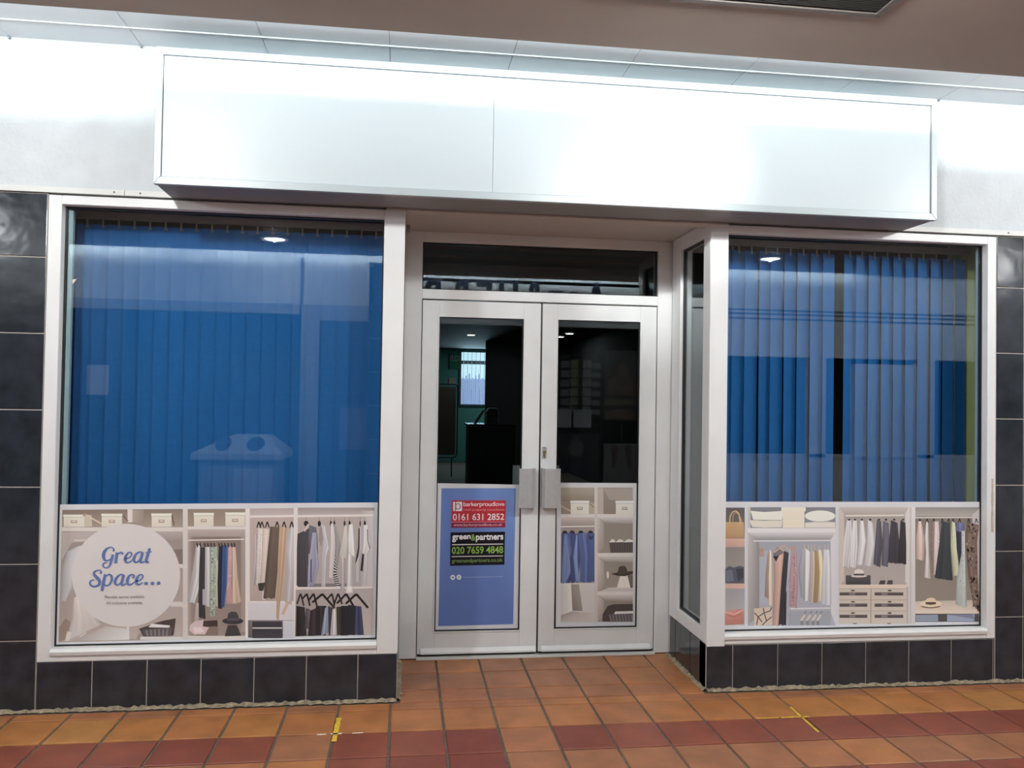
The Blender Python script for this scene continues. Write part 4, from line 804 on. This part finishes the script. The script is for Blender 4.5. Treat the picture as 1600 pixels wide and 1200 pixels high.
p.poly([(1180, 662), (1216, 654), (1262, 650), (1308, 646), (1308, 662), (1262, 676), (1220, 674)], (66, 58, 56)); p.poly([(1216, 662), (1226, 622), (1240, 616), (1262, 616), (1272, 632), (1278, 658), (1250, 668)], (78, 70, 68)); p.ell(1161, 668, 7, 22, (216, 206, 198), 18)
p.rect(1101, 766, 1308, 784, (214, 209, 208)); cell(784, 943); p.poly([(1130, 900), (1160, 850), (1196, 840), (1308, 838), (1308, 942), (1130, 942)], (76, 68, 66)); p.poly([(1196, 898), (1206, 882), (1308, 880), (1308, 900)], (220, 216, 216)); p.poly([(1158, 900), (1308, 894), (1308, 942), (1180, 942)], (92, 86, 90))
for k in range(8): p.line([(1172+k*18, 900), (1180+k*18, 940)], 7, (128, 120, 124))
p.build('wardrobe_print', t3)
# ---- left door leaf
p, t4 = sheet('door_poster', 'blue letting agents poster with red and black panels on the left door leaf', DPY, [(163, 131), (652, 140), (638, 986), (151, 997)], T4, 0)
p.poly([(187, 161), (622, 160), (607, 957), (167, 969)], (90, 122, 190), [(92, 122, 188), (104, 136, 198), (82, 108, 172), (84, 112, 178)]); p.build('blue_panel', t4, 'plain blue printed panel')
p.n += 3; p.poly([(247, 231), (564, 232), (561, 357), (244, 359)], (180, 28, 48)); p.poly([(244, 361), (561, 359), (560, 390), (243, 393)], (132, 26, 62)); p.line([(244, 359.6), (561, 358)], 2.5, (228, 150, 160))
T7 = Tf(695, 775, 15.238); p.tr(T7); wt = (236, 218, 222)
p.rect(196, 138, 246, 360, (226, 216, 214)); p.poly([(266, 140), (412, 138), (410, 356), (270, 362)], (226, 220, 226)); p.ell(316, 248, 62, 76, (104, 84, 124), 28); p.ell(312, 248, 44, 58, (222, 212, 226), 28); p.rect(246, 140, 270, 360, (150, 24, 44))
p.text('barkerproudlove', [(444, 142), (1420, 140), (1420, 270), (444, 276)], wt, .004, .92); p.text('retail property consultants', [(444, 296), (1414, 296), (1414, 362), (444, 366)], (226, 150, 160))
p.text('0161 631 2852', [(192, 420), (1416, 416), (1410, 570), (192, 584)], (244, 222, 226), .012); p.text('www.barkerproudlove.co.uk', [(212, 656), (1366, 648), (1362, 726), (212, 738)], (222, 182, 190))
p.build('red_panel', t4, 'red panel with a white square logo and white lettering')
T8 = Tf(695, 825, 13.333); p.tr(T8); p.n += 3
p.poly([(122, 92), (1254, 76), (1240, 764), (108, 786)], (20, 20, 30)); gr = (132, 178, 72)
p.text('green', [(152, 152), (540, 146), (540, 262), (152, 302)], (228, 228, 230), .03); p.text('&', [(548, 128), (640, 122), (640, 262), (548, 264)], (126, 166, 60), .03); p.text('partners', [(648, 132), (1220, 122), (1220, 284), (648, 296)], (228, 228, 230), .03)
p.line([(150, 348), (1216, 333)], 22, (196, 192, 194)); p.line([(146, 596), (1212, 580)], 20, (196, 190, 194)); p.text('020 7659 4848', [(146, 392), (1216, 374), (1216, 528), (146, 544)], gr, .02); p.text('greenandpartners.co.uk', [(146, 640), (1206, 622), (1206, 726), (146, 748)], (116, 152, 76), .01)
p.build('black_panel', t4, 'black panel with green and white lettering')
p.n += 3; p.ell(166, 1028, 50, 54, (216, 222, 236), 24); p.ell(294, 1024, 50, 54, (216, 222, 236), 24); bl2 = (86, 112, 172)
p.poly([(144, 1004), (164, 1018), (172, 1008), (186, 1010), (192, 1018), (186, 1036), (170, 1050), (144, 1046), (154, 1038)], bl2); p.text('f', [(280, 994), (308, 994), (308, 1056), (280, 1056)], bl2, .05)
p.text('www.wheatsheafshoppingcentre.co.uk', [(376, 1014), (1212, 994), (1212, 1024), (376, 1044)], (172, 188, 222)); p.build('contact_line', t4, 'small white social media circles and web address')

# ------------------------------------------------------------------ floor marks
def marker(label, strips):
    q = strips[0][0]; t = thing('tape_marker', label, 'floor tape', (q[0][0], q[0][1], .0005))
    for pts, w, m in strips:
        mb = MB(); rr = random.Random(len(pts)); a, b = Vector((*pts[0], 0)), Vector((*pts[1], 0)); d = (b-a).normalized(); n = Vector((-d.y, d.x, 0)); N_ = 14; row = []
        for i in range(N_+1):
            p = a.lerp(b, i/N_); k = w/2*rr.uniform(.75, 1.1)
            row.append([(p+n*k+Vector((0, 0, .0007))), (p-n*k+Vector((0, 0, .0007)))])
        for r0, r1 in zip(row[:-1], row[1:]):
            mb.poly((r0[0], r1[0], r1[1], r0[1])); lo = Vector((0, 0, -.0005)); mb.poly((r0[0]+lo, r1[0]+lo, r1[0], r0[0])); mb.poly((r0[1]+lo, r1[1]+lo, r1[1], r0[1]))
        mb.build('tape_strip', m, t)
marker('worn yellow and white tape cross on the floor in front of the left window', [(((1.427, -.205), (1.425, -.475)), .024, YEL), (((1.405, -.392), (1.452, -.391)), .016, WHT), (((1.345, -.395), (1.385, -.394)), .012, WHT), (((1.50, -.392), (1.548, -.391)), .010, WHT)])
marker('yellow tape cross on the floor in front of the right window', [(((3.642, -.262), (3.626, -.575)), .012, YEL), (((3.41, -.392), (3.52, -.391)), .009, YEL), (((3.53, -.391), (3.675, -.390)), .014, YEL)])
# ------------------------------------------------------------------ the other side of the arcade (seen mirrored in the glass)
OY = -4.78
OPW = mat('opposite_white', (.80, .83, .84), .6, srgb=False); OPD = mat('opposite_dark', (.03, .032, .036), .5, srgb=False)
structure(MB().box(-3.2, 1.31, -4.9, OY, 2.505, 3.205).box(1.31, 9.5, -4.9, OY, 2.98, 3.205).build('wall_opposite', OPW), 'white fascia across the arcade', 'wall')
structure(MB().box(.585, .615, OY, OY+.03, 2.505, 3.0).build('trim_8', mat('grey_cable', (.2, .22, .24), .6, srgb=False)), 'grey conduit on the opposite fascia', 'trim')
structure(MB().box(-3.2, .58, -4.9, OY-.01, 2.40, 2.505).box(.6, .79, -4.9, OY, 0, 2.505).box(.79, 1.31, -4.9, OY-.01, 2.34, 2.505).box(-3.2, 1.31, -4.9, OY-.01, 0, .25).box(1.85, 2.0, -4.9, OY, 0, 2.5).build('trim_9', mat('opposite_frame', (.40, .42, .43), .5, srgb=False)), 'shopfront frame across the arcade', 'trim')
tiled('wall_pier', (1.84, OY+.02, 0), (-1, 0, 0), [0, .26, .52], pz, (0, 1, 0), 'dark slate tiled pier across the arcade', .12)
back = MB().box(-3.2, 9.5, -6.6, -6.5, 0, 3.205).box(-3.2, -3.1, -6.5, -4.9, 0, 3.2).box(9.4, 9.5, -6.5, -4.9, 0, 3.2).box(5.0, 5.1, -6.5, -4.9, 0, 3.2).box(1.35, 1.8, -6.5, -4.9, 0, 3.2).box(-3.2, 9.5, -6.5, -4.9, -.02, -.006).box(-3.2, 9.5, -6.5, -4.9, 2.55, 2.6)
structure(back.build('wall_opposite_inside', OPD), 'dark inside of the shops across the arcade', 'wall')
o2 = MB().box(5.1, 9.5, -4.9, OY, 2.06, 2.98).box(5.0, 5.3, -4.9, OY, 0, 2.06).box(6.38, 6.58, -4.9, OY, 0, 2.06).box(6.95, 7.75, -4.9, OY-.02, 0, 2.0).box(7.75, 7.95, -4.9, OY, 0, 2.06).box(5.3, 6.38, -4.9, OY-.02, 0, .92).box(6.58, 6.95, -4.9, OY-.02, 0, .92).box(7.95, 9.5, -4.9, OY-.02, 0, .92).box(5.3, 9.5, OY-.02, OY, .90, .94)
for k in range(30): o2.box(5.35+.14*k, 5.36+.14*k, OY-.02, OY-.012, .1, .88)
structure(o2.build('wall_opposite_right', OPW), 'white panelled shopfront across the arcade', 'wall')
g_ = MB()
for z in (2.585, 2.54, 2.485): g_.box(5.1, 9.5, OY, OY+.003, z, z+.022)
structure(g_.build('trim_10', mat('groove_shade', (.10, .11, .12), .7, srgb=False)), 'dark strips painted for the shade of grooves along the white fascia across the arcade', 'trim')  # dark strips laid on the fascia as the shade of its mouldings
osg = thing('opposite_sign', 'pale sign board with large navy letters across the arcade, mirrored in the transom glass', 'sign', (3.3, OY, 2.5))
MB().box(1.86, 4.73, OY-.1, OY, 2.45, 3.025).build('sign_board', OPW, osg, bev=.004)
def big(txt, xc, zb, h, w):
    v_, f_ = text_mesh(txt, .035); x0, x1 = min(v.x for v in v_), max(v.x for v in v_); y0, y1 = min(v.y for v in v_), max(v.y for v in v_); mb = MB()
    for q in f_: mb.poly([(xc-(v_[i].x-(x0+x1)/2)/(x1-x0)*w, OY+.004, zb+(v_[i].y-y0)/(y1-y0)*h) for i in q])
    if txt in 'HERBPn':                                  # slab serifs at the stem ends
        mb.box(xc+w/2-w*.36, xc+w/2+w*.1, OY+.002, OY+.005, zb+h*.94, zb+h); mb.box(xc+w/2-w*.36, xc+w/2+w*.1, OY+.002, OY+.005, zb, zb+h*.06)
        if txt == 'H': mb.box(xc-w/2-w*.1, xc-w/2+w*.36, OY+.002, OY+.005, zb+h*.94, zb+h)
    mb.build('letter', NAVY, osg, fixn=False)
for ch, xc, h, w in (('A', 4.12, .42, .30), ('o', 3.83, .30, .22), ('n', 3.57, .30, .22), ('&', 3.30, .40, .24), ('H', 2.99, .40, .24), ('E', 2.68, .40, .20), ('R', 2.37, .40, .22), ('B', 2.03, .40, .22)): big(ch, xc, 2.615, h, w)
# dim window display
sh = thing('display_shelves', 'dim shelf unit of small boxes across the arcade, mirrored in the right door', 'shelf unit', (3.95, -5.45, 0))
s_ = MB().box(3.45, 4.36, -5.62, -5.60, .02, 2.15)
for k in range(7): s_.box(3.45, 4.36, -5.60, -5.36, 1.32+.125*k, 1.332+.125*k)
for x in (3.45, 3.75, 4.05, 4.35): s_.box(x-.008, x+.008, -5.60, -5.36, .02, 2.15)
s_.build('shelf_frame', DRESS, sh)
n = 0
for r in range(6):
    for c in range(3):
        for q in range(2):
            x = 3.49+.30*c+.125*q; h = .07+.02*((r*3+c+q) % 3)
            b = MB().box(x, x+.115, -5.55, -5.38, 1.333+.125*r, 1.333+.125*r+h).build('carton', mat('carton_%d' % (n % 3), ((.30, .27, .16), (.34, .34, .32), (.22, .26, .26))[n % 3], .7, srgb=False)); n += 1
            tag(b, 'small pale carton on the dim display shelves across the arcade', 'carton', 'cartons on the dim display shelves')
def flat(name, x0, x1, z0, z1, col, label, y=-5.3, marks=()):
    t = thing(name, label, 'poster', ((x0+x1)/2, y, z0))
    MB().box(x0, x1, y-.006, y, z0, z1).build('card', mat(name+label[:9], col, .6, srgb=False), t)
    for nm, pts, c in marks:
        MB().poly([(x1-(x1-x0)*p[0], y+.0012, z0+(z1-z0)*p[1]) for p in pts]).build(nm, mat('mark'+nm+label[:5], c, .6, srgb=False), t, fixn=False)
    MB().box((x0+x1)/2-.01, (x0+x1)/2+.01, y-.03, y-.006, 0.0, z1).build('stand_rod', DRESS, t)
flat('display_poster', 4.37, 4.86, 1.26, 2.2, (.07, .066, .058), 'dim poster of a bare back and massage, mirrored in the right door', marks=(('back_figure', [(.3, .62), (.2, .55), (.05, .40), (.10, .36), (.95, .36), (.9, .56), (.66, .64), (.6, .78), (.46, .84), (.36, .76)], (.22, .14, .10)), ('lower_band', [(0, .30), (1, .30), (1, .22), (0, .22)], (.22, .20, .12)), ('hands_figure', [(.05, .02), (.95, .02), (.95, .12), (.6, .18), (.2, .14)], (.25, .15, .11))))
flat('foot_chart', 4.37, 4.86, .42, .95, (.30, .30, .29), 'dim pale foot chart, mirrored in the right door below the back poster', marks=(('foot', [(.2, .4), (.3, .38), (.36, .6), (.42, .9), (.3, .96), (.2, .9), (.24, .6)], (.14, .08, .07)), ('foot', [(.68, .4), (.78, .38), (.76, .6), (.82, .9), (.7, .96), (.58, .9), (.64, .6)], (.14, .08, .07))))
flat('leaflet_board', 3.95, 4.19, 1.16, 1.40, (.42, .45, .46), 'pale leaflet sheet, mirrored in the right door, right one of the pair', -5.28); flat('leaflet_board', 3.70, 3.92, 1.16, 1.40, (.40, .43, .44), 'pale leaflet sheet, mirrored in the right door, left one of the pair', -5.28)
flat('standing_poster', 3.66, 4.3, .42, 1.08, (.035, .036, .04), 'dark poster with a small standing figure, mirrored in the right door', -5.25, (('shirt_figure', [(.40, .55), (.60, .55), (.68, .72), (.60, .84), (.54, .86), (.53, .95), (.47, .95), (.46, .86), (.40, .84), (.32, .72)], (.20, .20, .20)), ('jeans_figure', [(.41, .55), (.59, .55), (.57, .02), (.52, .02), (.5, .4), (.48, .02), (.43, .02)], (.05, .07, .12))))
pn = tag(MB().box(-1.56, -1.345, OY-.006, OY-.002, 1.5, 1.81).build('paper_notice', mat('notice_paper', (.62, .63, .65), .7, srgb=False)), 'white paper notice across the arcade, mirrored in the left window', 'notice')
MB().box(-1.70, -1.2, OY-.02, OY-.012, .25, 2.40).build('pane_bar', OPD, None)['kind'] = 'structure'; bpy.data.objects['pane_bar'].name = 'trim_11'
pl = thing('panel_light', 'bright ceiling panel light across the arcade, mirrored in the left window', 'ceiling light', (-1.4, -5.2, 2.49))
MB().box(-1.60, -1.24, -5.3, -4.92, 2.535, 2.55).build('lens', LAMP, pl)
MB().box(-1.63, -1.60, -5.33, -4.91, 2.53, 2.55).box(-1.24, -1.21, -5.33, -4.91, 2.53, 2.55).box(-1.6, -1.24, -5.33, -5.3, 2.53, 2.55).build('light_frame', PAINT, pl)
tag(MB().box(1.02, 1.30, OY-.03, OY-.02, .95, 1.40).build('shop_poster', mat('mauve_poster', (.20, .16, .24), .6, srgb=False)), 'mauve poster across the arcade, mirrored low right in the left window', 'poster')
MB().box(.79, 1.31, OY-.05, OY-.03, .25, 2.34).build('trim_12', OPD)['kind'] = 'structure'
# recycling bin beside the photographer
BINW = mat('bin_white', (.5, .52, .54), .45, srgb=False)
bn = thing('recycling_bin', 'square recycling bin with a pyramid lid and round openings, mirrored in the left window', 'bin', (.15, -4.16, 0))
MB().box(-.20, .50, -4.48, -3.84, .03, .90).build('bin_body', mat('bin_grey', (.30, .33, .36), .5, srgb=False), bn, bev=.02)
MB().box(-.27, .57, -4.53, -3.79, .90, .965).build('bin_rim', BINW, bn, bev=.01)
l = MB(); B4 = [(-.27, -3.79, .965), (.57, -3.79, .965), (.57, -4.53, .965), (-.27, -4.53, .965)]; T4_ = [(.06, -4.06, 1.13), (.40, -4.06, 1.13), (.40, -4.3, 1.13), (.06, -4.3, 1.13)]
l.poly(T4_); l.poly(B4)
for i in range(4): j = (i+1) % 4; l.poly((B4[i], B4[j], T4_[j], T4_[i]))
l.build('bin_lid', BINW, bn)
def hole(cx, rx):
    m = MB(); pts = []
    for i in range(24):
        a = 2*math.pi*i/24; f = .5+.38*math.sin(a); x = cx+rx*math.cos(a)
        pts.append((x, -3.79-.27*f+.004, .965+.165*f+.004))
    m.poly(pts); m.build('bin_opening', BLK, bn, fixn=False)
hole(.30, .085); hole(.0, .075)
MB().box(.12, .48, -3.84, -3.836, .25, .82).build('bin_notice', BINW, bn)
MB().box(-.16, .46, -4.44, -3.88, 0, .03).build('bin_foot', BLK, bn)
